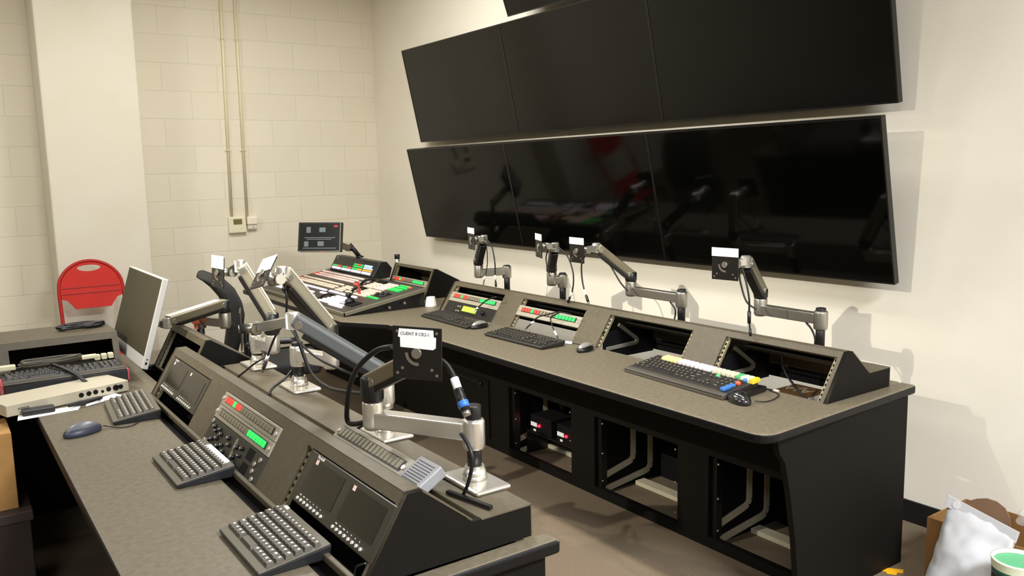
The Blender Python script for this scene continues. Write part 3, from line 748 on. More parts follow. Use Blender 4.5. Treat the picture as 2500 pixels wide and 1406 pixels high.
# joystick, transition levers, fader
MB().box((1.28, .095, 0), (1.47, .17, .006)).build('joystick_plate', M_DARK, sw)
MB().lathe([(.034, 0), (.03, .022), (.014, .03), (.012, .04), (.02, .046), (.02, .06), (.01, .068)], (1.36, .135, .004), (0, 0, 1), 16).build('joystick', M_BLKPL, sw)
MB().box((1.18, .275, 0), (1.2, .29, .02)).beam((1.19, .283, .0), (1.195, .29, .085), .018, .008, (0, 1, 0)).build('transition_lever', mat('red_lever', (190, 60, 45), .4), sw)
for (u0, v0, u1, v1) in ((.975, .075, .975, .185), (1.05, .28, 1.055, .395), (.905, .42, .885, .55)):
    mb = MB()
    n = 8
    pts = [(u0 + (u1 - u0) * i / n, v0 + (v1 - v0) * i / n, .018 * math.sin(PI * i / n)) for i in range(n + 1)]
    for p, q in zip(pts[:-1], pts[1:]): mb.beam(p, q, .034, .006)
    mb.build('fader_track', M_DARK, sw)
MB().box((1.0, .51, 0), (1.115, .545, .012)).build('fader_track', M_DARK, sw)
mb = MB()
for k in range(3): mb.cyl((1.36 + k * .035, .335 + k * .02, 0), (1.36 + k * .035, .335 + k * .02, .018), .012, seg=12)
mb.box((1.345, .315, 0), (1.46, .39, .006)).build('trackball_pad', M_BLKPL, sw)
for k in range(2): MB().cyl((1.565 + .012, .30 + k * .11, -.05), (1.571 + .012, .30 + k * .11, -.05), .009, seg=10).build('side_connector', M_ALU, sw)
# display pod on the back of the panel
pod = MB().prism([(2.64, .852), (2.705, .958), (2.76, .958), (2.80, .91), (2.78, .84), (2.66, .832)], lambda u, v, s: im @ V3((u, s, v)), 6.33, 5.545).build('display_pod', M_BLKPL, sw, bevel=.004)
pv = V3((2.705 - 2.64, 0, .958 - .852)); PLn = pv.length; pv.normalize(); pn = V3((-pv.z, 0, pv.x))
pmap = lambda y, v, s: im @ (V3((2.64, y, .852)) + pv * v + pn * s)
SCW = mat('pod_white', (220, 224, 255), .4, emit=(205, 214, 255), es=1.0)
SCO = mat('pod_orange', (236, 150, 60), .4, emit=(255, 150, 50), es=.7)
def pcell(y0, y1, v0, v1, m):
    a = [pmap(y0, v0, .0006), pmap(y1, v0, .0006), pmap(y1, v1, .0006), pmap(y0, v1, .0006)]
    b = [pmap(y0, v0, .002), pmap(y1, v0, .002), pmap(y1, v1, .002), pmap(y0, v1, .002)]
    MB().hexa(a + b).build('display_cell', m, sw)
ys = [6.31, 6.13, 5.95, 5.765, 5.595]
for g in range(4):
    a, b = ys[g] - .006, ys[g + 1] + .008
    pcell(a, b, .012, .030, SCW)
    mid = a + (b - a) * .55
    pcell(a, mid, .035, .047, EMG if g < 3 else SCO); pcell(mid, b, .035, .047, EMR if g < 2 else SCO)
for r_, v in enumerate((.054, .071)):
    for k in range(8):
        y = ys[2] - .008 - k * .0215
        pcell(y, y - .016, v, v + .012, EMR if (r_ == 1 and k in (3, 4, 5)) else EMG)
pcell(ys[3] - .006, ys[4] + .008, .053, .062, SCW); pcell(ys[3] - .006, ys[4] + .03, .066, .086, mat('pod_blue', (150, 190, 250), .4, emit=(140, 185, 255), es=.9))
tt = text_mesh('logo_text', 'GV', .016, M_LOGO, im @ frame(V3((2.64, 6.285, .852)) + pv * .108 + pn * .0008, (0, -1, 0), pv), sw)

# touchscreen monitor on its small arm
mc = V3((2.44, 6.02, 1.138)); mu = V3((.682, -.737, 0)); mvv = V3((0.0, 0.0, 1.0)); mn = mu.cross(mvv)
mvv = (mvv - mn * .22).normalized(); 
mm = frame(mc, mu, mvv)
tm = thing('touchscreen_monitor', 'small touchscreen monitor on a short arm above the switcher', 'monitor', mm)
hw, hh = .172, .112
MB().box((-hw, -hh, -.05), (hw, hh, 0)).build('case', M_BLKPL, tm, bevel=.004)
MB().box((-hw + .014, -hh + .016, -.001), (hw - .012, hh - .014, .0015)).build('screen', mat('touch_screen', (30, 32, 30), .2, emit=(60, 64, 60), es=.12), tm)
MB().plate([[(-hw, -hh), (hw, -hh), (hw, hh), (-hw, hh)], [(-hw + .004, -hh + .004), (hw - .004, -hh + .004), (hw - .004, hh - .004), (-hw + .004, hh - .004)]], lambda u, v, s: (u, v, s), -.001, .002).build('bezel_edge', M_ALU, tm)
M_SCT = mat('screen_text', (96, 104, 104), .4, emit=(110, 120, 120), es=.25)
for i, (x, y, w, h) in enumerate(((-.105, .03, .035, .045), (.0, .035, .05, .035), (-.12, -.01, .25, .006), (-.1, -.022, .2, .005), (-.12, -.075, .035, .04), (-.01, -.07, .05, .035), (-.13, -.09, .27, .006))):
    MB().box((x, y, .0012), (x + w, y + h, .002)).build('screen_graphic', M_SCT, tm)
MB().box((.115, .072, .0012), (.148, .088, .0022)).build('screen_button', mat('screen_red', (150, 30, 45), .4, emit=(190, 30, 50), es=.3), tm)
MB().box((.005, -hh - .0015, -.02), (.028, -hh + .003, -.004)).build('power_lamp', M_RED, tm)
mback = mm @ V3((.03, -.02, -.05)); pbase = V3((2.765, 6.02, .958)); pk = V3((2.70, 6.06, 1.03))
il = mm.inverted()
MB().beam(il @ mback, il @ pk, .05, .045).build('arm', M_TANPL, tm, bevel=.006)
MB().cyl(il @ pbase, il @ (pk + V3((0, 0, .03))), .018).cyl(il @ (pk + V3((-.02, .02, 0))), il @ (pk + V3((.02, -.02, 0))), .022).build('arm_joint', M_BLKPL, tm)
MB().lathe([(.03, 0), (.03, .008), (.018, .012)], il @ pbase, (il.to_3x3() @ V3((0, 0, 1)))).build('arm_base', M_BLKPL, tm)

# post lamp like stub behind the switcher pod
t = thing('microphone_stub', 'short chrome post with black cap behind the switcher pod', 'post', (2.95, 5.75, ZT + .0005))
MB().cyl((0, 0, 0), (0, 0, .17), .017).build('post', M_BLKMET, t)
MB().cyl((0, 0, .17), (0, 0, .225), .019).build('collar', M_CHROME, t)
MB().cyl((0, 0, .225), (0, 0, .26), .021).build('cap', M_BLKPL, t, bevel=.003)

# ------------------------------------------------------------------ monitor arms
def onpl_pt(p, x): return tuple(onx(p, x))
def arm(label, base, ztop, zlink, elbow, zel, head, plate, pn, pu_roll=0.0, cover=M_TANPL, label_sz=(1.0, .28), labtop=True, foot=True, psz=.122, text=None, drum=.031, plate_on=True, head_to=None, lab=True, under=M_BLKPL, mshine=M_ALU, wid=.05, top_strip=False):
    """base point on riser; link zlink; elbow (x,y); head (x,y,z)"""
    b = V3(base); t = thing('monitor_arm', label, 'monitor arm', b, 'empty monitor arms')
    L = lambda p: V3(p) - b
    if foot:
        MB().box((-.052, -.09, 0), (.052, .09, .012)).build('base_plate', M_CHROME, t, bevel=.008, seg=3)
        MB().lathe([(.034, .012), (.03, .03), (.024, .048)], seg=20).box((-.03, -.012, .012), (-.018, .012, .03)).build('base_collar', M_CHROME, t)
    else:
        MB().lathe([(.03, 0), (.03, .008), (.022, .012)], seg=16).build('base_plate', M_BLKMET, t)
    MB().cyl((0, 0, .02), (0, 0, zlink - b.z), .019).build('pole', M_BLKPL, t)
    MB().cyl((0, 0, zlink - b.z + .02), (0, 0, ztop - b.z), .021).build('pole_cap', M_BLKPL, t, bevel=.003)
    e = V3((elbow[0], elbow[1], zlink)); pb = V3((b.x, b.y, zlink))
    ext = thing_part = MB().lathe([(.027, -.045), (.029, -.03), (.029, .028), (.024, .034)], L(pb), (0, 0, 1), 20)
    d = (e - pb).normalized()
    ext.beam(L(pb + d * .02), L(e), .046, .044)
    ext.lathe([(.022, -.03), (.029, -.02), (.029, .045), (.027, .05)], L(e), (0, 0, 1), 20)
    ext.build('extension_link', M_CHROME if mshine is M_CHROME else M_ALU, t, bevel=.007, seg=3)
    el = V3((e.x, e.y, zel))
    MB().lathe([(drum - .002, .052), (drum, .058), (drum, zel - zlink + .012), (drum - .006, zel - zlink + .02)], L(e), (0, 0, 1), 20).build('elbow_joint', M_BLKPL, t)
    h = V3(head); dd = (h - el).normalized(); side = dd.cross(V3((0, 0, 1))).normalized(); up = side.cross(dd)
    a0 = el + dd * -.005; a1 = h
    MB().obox(L((a0 + a1) / 2 + up * .006), (a1 - a0) / 2, side * wid / 2, up * .021).build('spring_arm', cover, t, bevel=.009, seg=3)
    if top_strip: MB().obox(L((a0 * .45 + a1 * .55) + up * .0285), (a1 - a0) * .44, side * wid * .42, up * .003).build('arm_top_highlight', M_ARMHI, t, bevel=.002)  # added strip, its pale colour stands for light on the arm's top
    MB().obox(L((a0 * .55 + a1 * .45) - up * .018), (a1 - a0) * .40, side * wid * .40, up * .012).build('arm_underside', under, t, bevel=.004)
    mb = MB()
    for pt in (a0 + dd * .022, a1 - dd * .022): mb.cyl(L(pt - side * (wid / 2 + .003)), L(pt + side * (wid / 2 + .003)), .012, seg=14)
    mb.build('pivot_bolt', M_ALU, t)
    if not plate_on: return t
    p = V3(plate); n = V3(pn).normalized(); u = V3((0, 0, 1)).cross(n).normalized(); v = n.cross(u)
    if pu_roll:
        R = Matrix.Rotation(pu_roll, 3, n); u = R @ u; v = R @ v
    back = p - n * .05
    hb = h + V3((0, 0, -.002))
    MB().lathe([(.020, -.026), (.022, -.022), (.022, .022), (.020, .026)], L(hb), (0, 0, 1), 16).beam(L(hb), L(back), .034, .03).build('head_clevis', M_CHROME, t, bevel=.005)
    MB().cyl(L(back - u * .034), L(back + u * .034), .017, seg=18).cyl(L(back), L(p - n * .004), .016, seg=16).build('tilt_joint', M_ALU, t)
    mp = lambda a, b_, s: L(p + u * a + v * b_ + n * s)
    s = psz / 2
    arc = [(math.cos(x) * .032 * 1.0, math.sin(x) * .032) for x in [PI * (1.0 + .55 * i / 6) for i in range(7)]] + [(math.cos(x) * .024, math.sin(x) * .024) for x in [PI * (1.55 - .55 * i / 6) for i in range(7)]]
    pl = MB().plate([[(-s, -s), (s, -s), (s, s), (-s, s)]], mp, -.0025, .0015).build('mounting_plate', M_PLATE, t, bevel=.0015)
    MB().prism(arc, mp, .0012, .0026).build('slot_lip', M_ALU, pl)
    MB().cyl(mp(0, 0, .001), mp(0, 0, .007), .013, seg=18).build('center_bolt', M_ALU, pl)
    mb = MB()
    for (a, b_) in ((-.8, -.8), (.8, -.8), (.8, .8), (-.8, .8), (-.6, -.6), (.6, -.6)): mb.cyl(mp(a * s, b_ * s, .0012), mp(a * s, b_ * s, .0022), .004, seg=8)
    mb.build('corner_holes', M_ALU, pl)
    if lab:
        lw = s * label_sz[0]; lh = psz * label_sz[1]
        y1 = s + .006 if labtop else s - .006
        if text:
            lp = [(-lw * .92, y1), (lw * .86, y1), (lw * .88, y1 - lh * .35), (lw, y1 - lh * .36), (lw * .98, y1 - lh * .9), (lw * .84, y1 - lh), (-lw * .86, y1 - lh * .95), (-lw * .87, y1 - lh * .45), (-lw * .98, y1 - lh * .43)]
        else: lp = [(-lw, y1), (lw, y1), (lw, y1 - lh), (-lw, y1 - lh)]
        st = MB().prism(lp, mp, .0018, .0028).build('sticker', M_WHITE, pl)
        if text:
            M = Matrix.Translation(-b) @ frame(p + u * -.004 + v * (y1 - lh * .24) + n * .0031, u, v)
            text_mesh('handwriting', text, .0112, mat('ink', (104, 108, 120), .6), M, st)
    return t
RZ = .8047
arm('far left arm of the row by the display wall, label on plate', (2.985, 4.325, RZ), 1.012, 0.974, (2.80, 4.365), 1.046, (2.735, 4.195, 1.20), (2.63, 4.17, 1.207), (-.968, .243, 0), 0, M_BLKPL, foot=False, mshine=M_ALU)
arm('second arm from left by the display wall, plate turned edge-on', (2.985, 3.76, RZ), 1.012, 0.970, (2.925, 3.785), 1.046, (2.80, 3.59, 1.185), (2.69, 3.59, 1.196), (-.93, .358, 0), 0, M_BLKPL, foot=False)
arm('third arm from left by the display wall, long arm sloping down right', (2.985, 2.833, RZ), 1.012, 0.967, (2.99, 3.195), 1.046, (2.82, 3.27, 1.20), (2.69, 3.27, 1.192), (-1, .06, 0), 0, M_TANPL, foot=False)
arm('nearest arm by the display wall, above the near end of the long console', (2.985, 2.058, RZ), 1.014, 0.969, (2.995, 2.37), 1.046, (2.83, 2.32, 1.20), (2.70, 2.32, 1.195), (-.993, -.12, 0), 0, M_TANPL, foot=False, psz=.128)
LZ = .8077
arm('largest nearest arm on near console, with a handwritten white label', (1.097, 1.755, LZ), 1.014, .945, (.945, 2.02), 1.045, (1.03, 1.83, 1.15), (.965, 1.795, 1.16), (-.80, -.60, .0), -.03, M_TANPL, (.78, .37), False, True, .132, 'CLIENT 8 CR2-1', mshine=M_CHROME)
arm('second arm on near console, with wide blue-grey arm sloping down right', (1.10, 2.27, LZ), .99, .935, (1.095, 2.25), 1.0, (.865, 2.37, 1.178), onpl_pt((588, 803), .80), (-.95, .32, 0), 0, M_GREYPL, lab=False, mshine=M_CHROME, wid=.052)
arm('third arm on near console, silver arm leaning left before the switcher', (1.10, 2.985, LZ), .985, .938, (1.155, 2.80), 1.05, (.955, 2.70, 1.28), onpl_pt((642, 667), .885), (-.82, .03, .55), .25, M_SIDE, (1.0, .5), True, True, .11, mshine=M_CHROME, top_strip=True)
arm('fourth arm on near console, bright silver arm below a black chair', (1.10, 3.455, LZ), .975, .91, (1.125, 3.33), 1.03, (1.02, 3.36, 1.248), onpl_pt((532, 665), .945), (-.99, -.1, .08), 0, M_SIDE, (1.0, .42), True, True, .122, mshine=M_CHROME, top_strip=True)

# slim computer display hanging from the fifth arm
IM = frame((.715, 4.555, .782), (0, -1, 0), (.118, 0, .385))
imac = thing('computer_display', 'slim silver computer display with dull grey screen', 'computer', IM)
iw, ih = .705, .403
MB().box((0, 0, -.028), (iw, ih, 0)).build('case', M_SILVER, imac, bevel=.004)
MB().box((.008, .055, -.001), (iw - .008, ih - .006, .0012)).build('screen', mat('reflection_grey_screen', (66, 61, 45), .6, spec=.15), imac)  # grey is a dim room reflection put into the base colour
MB().box((iw - .0005, .02, -.018), (iw + .0005, .032, -.010)).build('port', M_DARK, imac)
MB().box((iw - .0005, .04, -.018), (iw + .0005, .046, -.012)).build('port', M_DARK, imac)
MB().box((.27, .12, -.05), (.43, .28, -.028)).build('rear_mount', M_BLKPL, imac, bevel=.004)
b5 = V3((1.09, 4.30, ZT + .0005))
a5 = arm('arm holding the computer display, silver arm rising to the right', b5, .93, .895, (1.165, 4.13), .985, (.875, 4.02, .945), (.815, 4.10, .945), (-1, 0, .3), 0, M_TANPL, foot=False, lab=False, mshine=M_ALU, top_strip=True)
t = MB().box((-.016, -.012, 0), (.016, .012, .03)).box((-.007, -.006, -.028), (.009, .006, 0)).build('red_tag', mat('orange_red_card', (214, 110, 80), .6), None)
t.location = (1.058, 4.26, .885); tag(t, 'small orange-red tag beside the arm that holds the computer display', 'tag')

# ------------------------------------------------------------------ cables with connectors
def conn_cable(label, pts, r, sleeve=None, plug=None, plug_m=M_BLKPL, tip=None, band=None, group='loose arm cables'):
    t = thing('video_cable', label, 'cable', V3(pts[0]), group); b = V3(pts[0])
    P = [V3(p) - b for p in pts]
    MB().tube(P, r, 8, 6).build('cord', M_RUB, t)
    end = P[-1]; d = (P[-1] - P[-2]).normalized()
    if sleeve:
        k = sleeve; MB().cyl(end - d * (k + .028), end - d * k, r * 1.45, seg=10).build('sleeve', M_WHITE, t)
    if plug:
        MB().cyl(end, end + d * plug, r * 1.75, r * 1.6, 10).build('plug', plug_m, t)
        if band: MB().cyl(end + d * plug * .55, end + d * plug * .85, r * 1.95, seg=10).build('band', band, t)
        if tip: MB().cyl(end + d * plug, end + d * (plug + tip), r * 1.4, seg=10).build('tip', M_ALU, t)
    return t
X = lambda pts, x: [onx(p, x) for p in pts]
conn_cable('thin cable hanging down beside the far left wall arm', X([(1180, 585), (1188, 605), (1190, 640), (1186, 668), (1181, 690)], 2.72), .003, .02, .012, M_ALU, .006)
conn_cable('cable looping right from head of the far left wall arm', X([(1184, 582), (1200, 600), (1208, 640), (1209, 675), (1210, 688)], 2.74), .004, .012, .03)
conn_cable('cable running along left side of the far left wall arm', X([(1172, 590), (1166, 610), (1165, 640), (1167, 660)], 2.80), .0035)
conn_cable('cable loop on the left of the second wall arm', X([(1338, 610), (1333, 630), (1337, 655), (1343, 675)], 2.76), .0035)
conn_cable('long cable bowing right of the second wall arm', X([(1362, 602), (1385, 625), (1398, 660), (1400, 690), (1396, 715), (1391, 727)], 2.76), .004, .01, .03)
conn_cable('cable hanging under the third wall arm plate', X([(1428, 625), (1420, 645), (1421, 680), (1427, 710), (1431, 722)], 2.72), .0042, .005, .035, M_BLKPL, .008)
conn_cable('cable sagging below the third wall arm', X([(1480, 630), (1500, 665), (1515, 690), (1532, 710)], 2.88), .0042)
conn_cable('cable dropping from third wall arm to console top', X([(1636, 737), (1648, 755), (1648, 772), (1645, 785)], 2.97), .004)
conn_cable('black cable hanging straight down under the nearest wall arm', X([(1812, 655), (1822, 690), (1829, 730), (1829, 760)], 2.75), .0045, None, .05, M_BLKPL)
conn_cable('black lead with oval plug below the nearest wall arm', X([(1830, 772), (1830, 790), (1831, 803)], 2.75), .0035, None, .03, M_BLKPL)
conn_cable('cable curving from nearest wall arm head to its elbow', X([(1803, 655), (1808, 690), (1822, 735), (1845, 755)], 2.85), .0042)
conn_cable('cable dropping beside the nearest wall arm pole', X([(1968, 787), (1982, 805), (1990, 828), (1988, 848)], 2.97), .0042)
conn_cable('short cable tail across the green-lit unit', X([(1212, 725), (1190, 732), (1172, 746), (1160, 757)], 2.64), .004, .012, .02, M_WHITE)
conn_cable('cable draped over the second bay button panel, left tail', X([(1395, 768), (1365, 762), (1335, 768), (1312, 775), (1297, 790), (1286, 800)], 2.62), .0035, .05, .014, M_ALU)
conn_cable('cable draped over the second bay button panel, right tail', X([(1368, 762), (1345, 776), (1350, 800), (1357, 815), (1362, 825)], 2.62), .0035, .015, None)
conn_cable('thick black cable looping left of the handwritten label plate', [onx((958, 846), .98), onx((920, 855), .96), onx((880, 890), .94), onx((858, 930), .94), onx((848, 985), .94), onx((850, 1030), .95), onx((880, 1033), .96), onx((912, 1018), .98)], .0075)
conn_cable('thick black cable right of the handwritten label plate, blue-banded plug', X([(1072, 875), (1090, 890), (1106, 915), (1113, 935), (1119, 952)], 1.03), .0072, .004, .055, M_BLKPL, .012, mat('blue_band', (50, 110, 190), .4))
conn_cable('grey cable dropping from nearest arm link to console top', X([(1125, 1058), (1143, 1085), (1153, 1120), (1148, 1160), (1135, 1200), (1112, 1236)], 1.02), .005)
conn_cable('thin lead between chrome base of second arm and cable loop', X([(915, 1018), (890, 1035), (865, 1052)], 1.0), .0045)
conn_cable('cable sagging under the blue-grey arm to the right', X([(715, 800), (735, 850), (760, 910), (800, 945), (850, 957), (900, 962), (920, 965)], 1.0), .006)
conn_cable('thin cable under the blue-grey arm', X([(712, 805), (740, 845), (785, 880), (840, 905), (872, 918)], .98), .004)
conn_cable('cable with white sleeve and dark plug hanging by the second arm head', X([(690, 795), (675, 815), (660, 850), (650, 880)], .93), .004, .002, .05, mat('slate_plug', (60, 58, 68), .4), .016)
conn_cable('cable arching from fourth arm base to the console slot', [onx((648, 872), 1.05), onx((625, 885), 1.02), onx((600, 905), 1.0), onx((578, 922), .98)], .004)
conn_cable('cable arching from third arm base to the console slot', [onx((712, 905), 1.08), onx((695, 925), 1.04), onx((668, 945), 1.0), onx((655, 965), .975)], .005)
conn_cable('cable hanging from head of third arm', X([(690, 672), (696, 700), (700, 730), (699, 770)], .97), .004)
t = MB().beam((0, 0, 0), (.03, -.15, .0), .011, .009).build('plug_lead', M_RUB, None); t.location = (1.0, 1.73, .815)
tag(t, 'short black lead lying at the near end of console top beside the grey power supply', 'cable')
conn_cable('white wire hook at the front of the closest console bay', X([(892, 1375), (872, 1382), (866, 1396), (866, 1412)], .68), .002)

# coils
def coil(label, c, rx, ry, r, n, m=M_RUB, ang=0, h=.012):
    pts = []
    rr = random.Random(len(label))
    for i in range(n * 10 + 1):
        a = 2 * PI * i / 10; k = 1 - .25 * rr.random()
        x = rx * k * math.cos(a); y = ry * k * math.sin(a)
        pts.append(V3((c[0] + x * math.cos(ang) - y * math.sin(ang), c[1] + x * math.sin(ang) + y * math.cos(ang), c[2] + r + (i / (n * 10)) * h + rr.random() * .004)))
    t = thing('cable_coil', label, 'cable', c); b = V3(c)
    MB().tube([p - b for p in pts], r, 6, 3).build('cord', m, t)
    return t
cz = onz((235, 783), .902)
ct = coil('coiled black cable lying on the grey ledge below the red chair', (.56, 4.40, .9025), .10, .055, .006, 5, ang=.1)
MB().beam((.02, -.01, .01), (.11, .02, .014), .03, .022).build('plug', M_BLKPL, ct, bevel=.004)
ct = coil('coiled grey-black cable heaped on the far left keyboard', (.39, 4.03, ZK + .094), .13, .045, .006, 5, mat('dark_grey_cord', (70, 66, 54), .45), .04, .02)
MB().box((.12, -.02, .005), (.18, .01, .022)).build('plug', mat('beige_plug', (206, 200, 170), .5), ct, bevel=.004)
MB().box((-.19, -.02, 0.0), (-.13, .015, .02)).build('plug', mat('beige_plug', (206, 200, 170), .5), ct, bevel=.004)
MB().tube([(.0, -.05, .01), (.03, -.11, .0), (.07, -.18, -.02), (.10, -.23, -.05)], .008, 8).build('cord_tail', M_RUB, ct)
t = thing('adapter_pile', 'small cream plug adapters behind the far left keyboard', 'adapter', (.60, 4.085, ZK + .076))
for k in range(3): MB().box((-.03 + k * .028, -.012 + .004 * k, 0), (-.008 + k * .028, .02 + .004 * k, .024)).build('adapter', mat('beige_plug', (206, 200, 170), .5), t, bevel=.003)

# grey rack device with round jacks, papers, carton
dv = frame((.215, 3.585, ZK + .003), (.41, .125, 0), (-.125, .41, 0))
t = thing('patch_unit', 'long light grey rack unit with round sockets at far left', 'rack unit', dv)
M_LG = mat('light_grey_metal', (196, 188, 166), .4, .2)
MB().box((-.03, 0, 0), (.44, .19, .044)).build('case', M_LG, t, bevel=.002)
for k, xx in enumerate((.245, .275, .302, .355, .385, .405)):
    MB().cyl((xx, 0.001, .024), (xx, -.004, .024), .0095 if k != 4 else .012, seg=14).build('socket', M_DARK, t)
MB().cyl((.33, 0.001, .02), (.33, -.003, .02), .006, seg=10).build('socket', M_DARK, t)
MB().box((.01, -.002, .02), (.05, 0, .028)).build('name_plate', mat('grey_print', (120, 114, 100), .5), t)
def sheet(label, pts, m=M_WHITE, lift=.0):
    mb = MB(); c = V3(pts[0])
    top = [V3(p) - c + V3((0, 0, .0012)) for p in pts]; bot = [V3(p) - c for p in pts]
    mb.prism([(p.x, p.y) for p in bot], lambda u, v, s: (u, v, s), 0, .0015)
    o = mb.build('paper_sheet', m, None); o.location = c
    return tag(o, label, 'paper', 'loose papers at far left')
zz = ZK
sheet('white paper overhanging the desk edge below the light grey rack unit', [(.215, 3.515, zz), (.42, 3.535, zz), (.44, 3.60, zz), (.225, 3.60, zz)])
sheet('white paper sheet between far compact keyboard and light grey rack unit', [(.45, 3.555, zz + .002), (.60, 3.635, zz + .002), (.58, 3.70, zz + .002), (.46, 3.63, zz + .002)])
o = MB().box((0, 0, 0), (.11, .045, .022)).build('power_adapter', M_BLKPL, None, bevel=.004); o.location = (.235, 3.555, zz + .0018)
tag(o, 'black power adapter on white paper at the desk edge', 'adapter')
ct = coil('small dark cable bundle on papers before the light grey rack unit', (.45, 3.585, zz + .004), .07, .018, .004, 3, ang=.3, h=.01)
t = thing('cardboard_carton', 'brown carton beside the desk end below the light grey rack unit', 'box', (.02, 3.62, .40))
M_CARD = mat('kraft_card', (178, 136, 76), .75, rgb2=(166, 124, 68), scale=12)
MB().box((-.19, -.12, .0), (.17, .12, .29)).build('carton', M_CARD, t, bevel=.003)
MB().box((-.05, -.121, .0), (-.01, .121, .2905)).build('tape', mat('tape', (190, 154, 96), .4), t)
t = thing('dark_crate', 'dark storage crate under the brown carton at far left', 'box', (.0, 3.62, 0))
MB().box((-.22, -.16, 0), (.22, .16, .36)).build('crate', mat('brown_black_crate', (52, 42, 38), .6), t, bevel=.004)
MB().box((-.23, -.17, .36), (.23, .17, .3995)).build('lid', mat('crate_lid', (64, 52, 48), .6), t, bevel=.004)

# ------------------------------------------------------------------ small items on the long console
t = thing('paper_cup', 'small white cup upside down on the worktop beside the switcher', 'cup', (2.69, 4.787, ZT + .0005))
MB().lathe([(.038, 0), (.0385, .004), (.038, .008), (.037, .010), (.030, .058), (.028, .061)], seg=24).build('cup', mat('white_cup', (236, 230, 214), .6), t)
MB().lathe([(.0285, .0605), (.029, .062), (.028, .0635)], seg=24).build('rim', mat('white_cup', (236, 230, 214), .6), t)
t = thing('kraft_box', 'brown carton with white upside-down lettering inside the near rack opening', 'box', (2.70, 1.88, .516))
MB().box((0, 0, 0), (.34, .33, .14)).build('carton', mat('brown_card', (128, 92, 58), .75), t, bevel=.002)
text_mesh('lettering', 'AJA', .085, mat('white_ink', (214, 196, 170), .6), frame((.265, .262, .1403), (0, 1, 0), (-1, 0, 0)), t)
o = MB().box((0, 0, 0), (.12, .13, .0015)).build('paper_sheet', M_WHITE, None); o.location = (2.84, 1.90, .6565)
tag(o, 'white paper lying on the brown carton inside the near rack opening', 'paper')
conn_cable('black cable hanging down in the near rack opening', [V3((2.83, 2.13, .84)), V3((2.84, 2.12, .76)), V3((2.82, 2.04, .70)), V3((2.77, 1.94, .672)), V3((2.74, 1.89, .664))], .005)
conn_cable('white-tipped lead lying at the near rack opening', [V3((2.66, 2.21, ZT + .004)), V3((2.655, 2.14, ZT + .004)), V3((2.65, 2.07, ZT + .004)), V3((2.652, 2.03, ZT + .004))], .0035, .0, .025, M_LG)
o = MB().box((0, 0, 0), (.05, .02, .012)).build('white_tag', M_WHITE, None, bevel=.002); o.location = (2.60, 3.275, ZT + .030)
o.location = (2.595, 3.28, ZT + .001); o.rotation_euler = (0, 0, -1.3)
tag(o, 'small white tag at the right end of the second black keyboard', 'tag')

# ------------------------------------------------------------------ red folding chair against the pillar
M_REDC = mat('red_enamel', (180, 34, 20), .5, noise=.06, scale=10, spec=.2)
M_REDF = mat('red_frame', (158, 30, 26), .45, spec=.25)
cx = .928
t = thing('folding_chair', 'red folding chair leaning on the pillar behind the far desk', 'chair', frame((cx, 6.28, .012), (1, 0, 0), (0, .27, 1)))
hw = .205
arch = [(-hw, 0, 0), (-hw, .30, 0), (-hw, .60, 0), (-hw, .76, 0), (-hw, .83, 0)] + [(-hw * math.cos(a), .86 + .2 * math.sin(a), 0) for a in [PI * i / 12 for i in range(1, 12)]] + [(hw, .83, 0), (hw, .76, 0), (hw, .60, 0), (hw, .30, 0), (hw, 0, 0)]
MB().tube(arch, .0125, 10, 2).build('frame_tube', M_REDF, t)
outer = [(-hw + .012, .80), (-hw + .012, .865)] + [(-(hw - .012) * math.cos(a), .865 + .188 * math.sin(a)) for a in [PI * i / 14 for i in range(1, 14)]] + [(hw - .012, .865), (hw - .012, .80), (hw - .045, .79), (hw - .075, .75), (hw - .09, .725), (-hw + .09, .725), (-hw + .075, .75), (-hw + .045, .79)]
hole = [(.075 * math.cos(a), 1.012 + (.020 if math.sin(a) > 0 else .026) * math.sin(a)) for a in [2 * PI * i / 20 for i in range(20)]]
MB().plate([outer, hole], lambda u, v, s: (u, v, s), -.004, .006).build('backrest', M_REDC, t)
MB().box((-hw + .02, .872, .006), (hw - .02, .880, .010)).box((-hw + .02, .83, .006), (hw - .02, .838, .010)).build('backrest_rib', M_REDF, t)
MB().plate([[(-.18, .12), (.18, .12), (.19, .46), (-.19, .46)]], lambda u, v, s: (u, v, s), .02, .04).build('seat', M_REDC, t, bevel=.006)
for s in (-1, 1): MB().tube([(s * .185, .02, -.03), (s * .185, .5, -.02), (s * .185, .62, 0)], .0115, 8, 3).build('rear_leg', M_REDF, t)

# ------------------------------------------------------------------ black office chair
M_CHF = mat('black_chair_fabric', (26, 25, 23), .8, noise=.2, scale=120, bump=.15)
ch = thing('office_chair', 'black office chair between the two consoles seen from the side', 'chair', (1.68, 4.82, 0)); CH = loc_of(ch)
ch.matrix_world = Matrix.Translation((1.668, 4.90, 0)) @ Matrix.Rotation(-.29, 4, 'Z')
prof = [(1.29, 1.045), (1.335, 1.02), (1.38, .985), (1.425, .93), (1.455, .86), (1.465, .79), (1.455, .70), (1.43, .60), (1.41, .54)]
thk = [.022, .036, .046, .052, .054, .054, .05, .044, .03]
mb = MB()
secs = []
for (x, z), th in zip(prof, thk):
    ring_ = []
    for k in range(12):
        a = PI * 2 * k / 12
        ring_.append(V3((x + th * math.sin(a) , 4.82 + .215 * (abs(math.cos(a)) ** .4) * (1 if math.cos(a) > 0 else -1), z)) - CH)
    secs.append([mb.bm.verts.new(p) for p in ring_])
for A, B in zip(secs[:-1], secs[1:]):
    for k in range(12): mb.bm.faces.new((A[k], A[(k + 1) % 12], B[(k + 1) % 12], B[k]))
mb.bm.faces.new(secs[0]); mb.bm.faces.new(list(reversed(secs[-1])))
mb.build('backrest', M_CHF, ch, smooth=True)
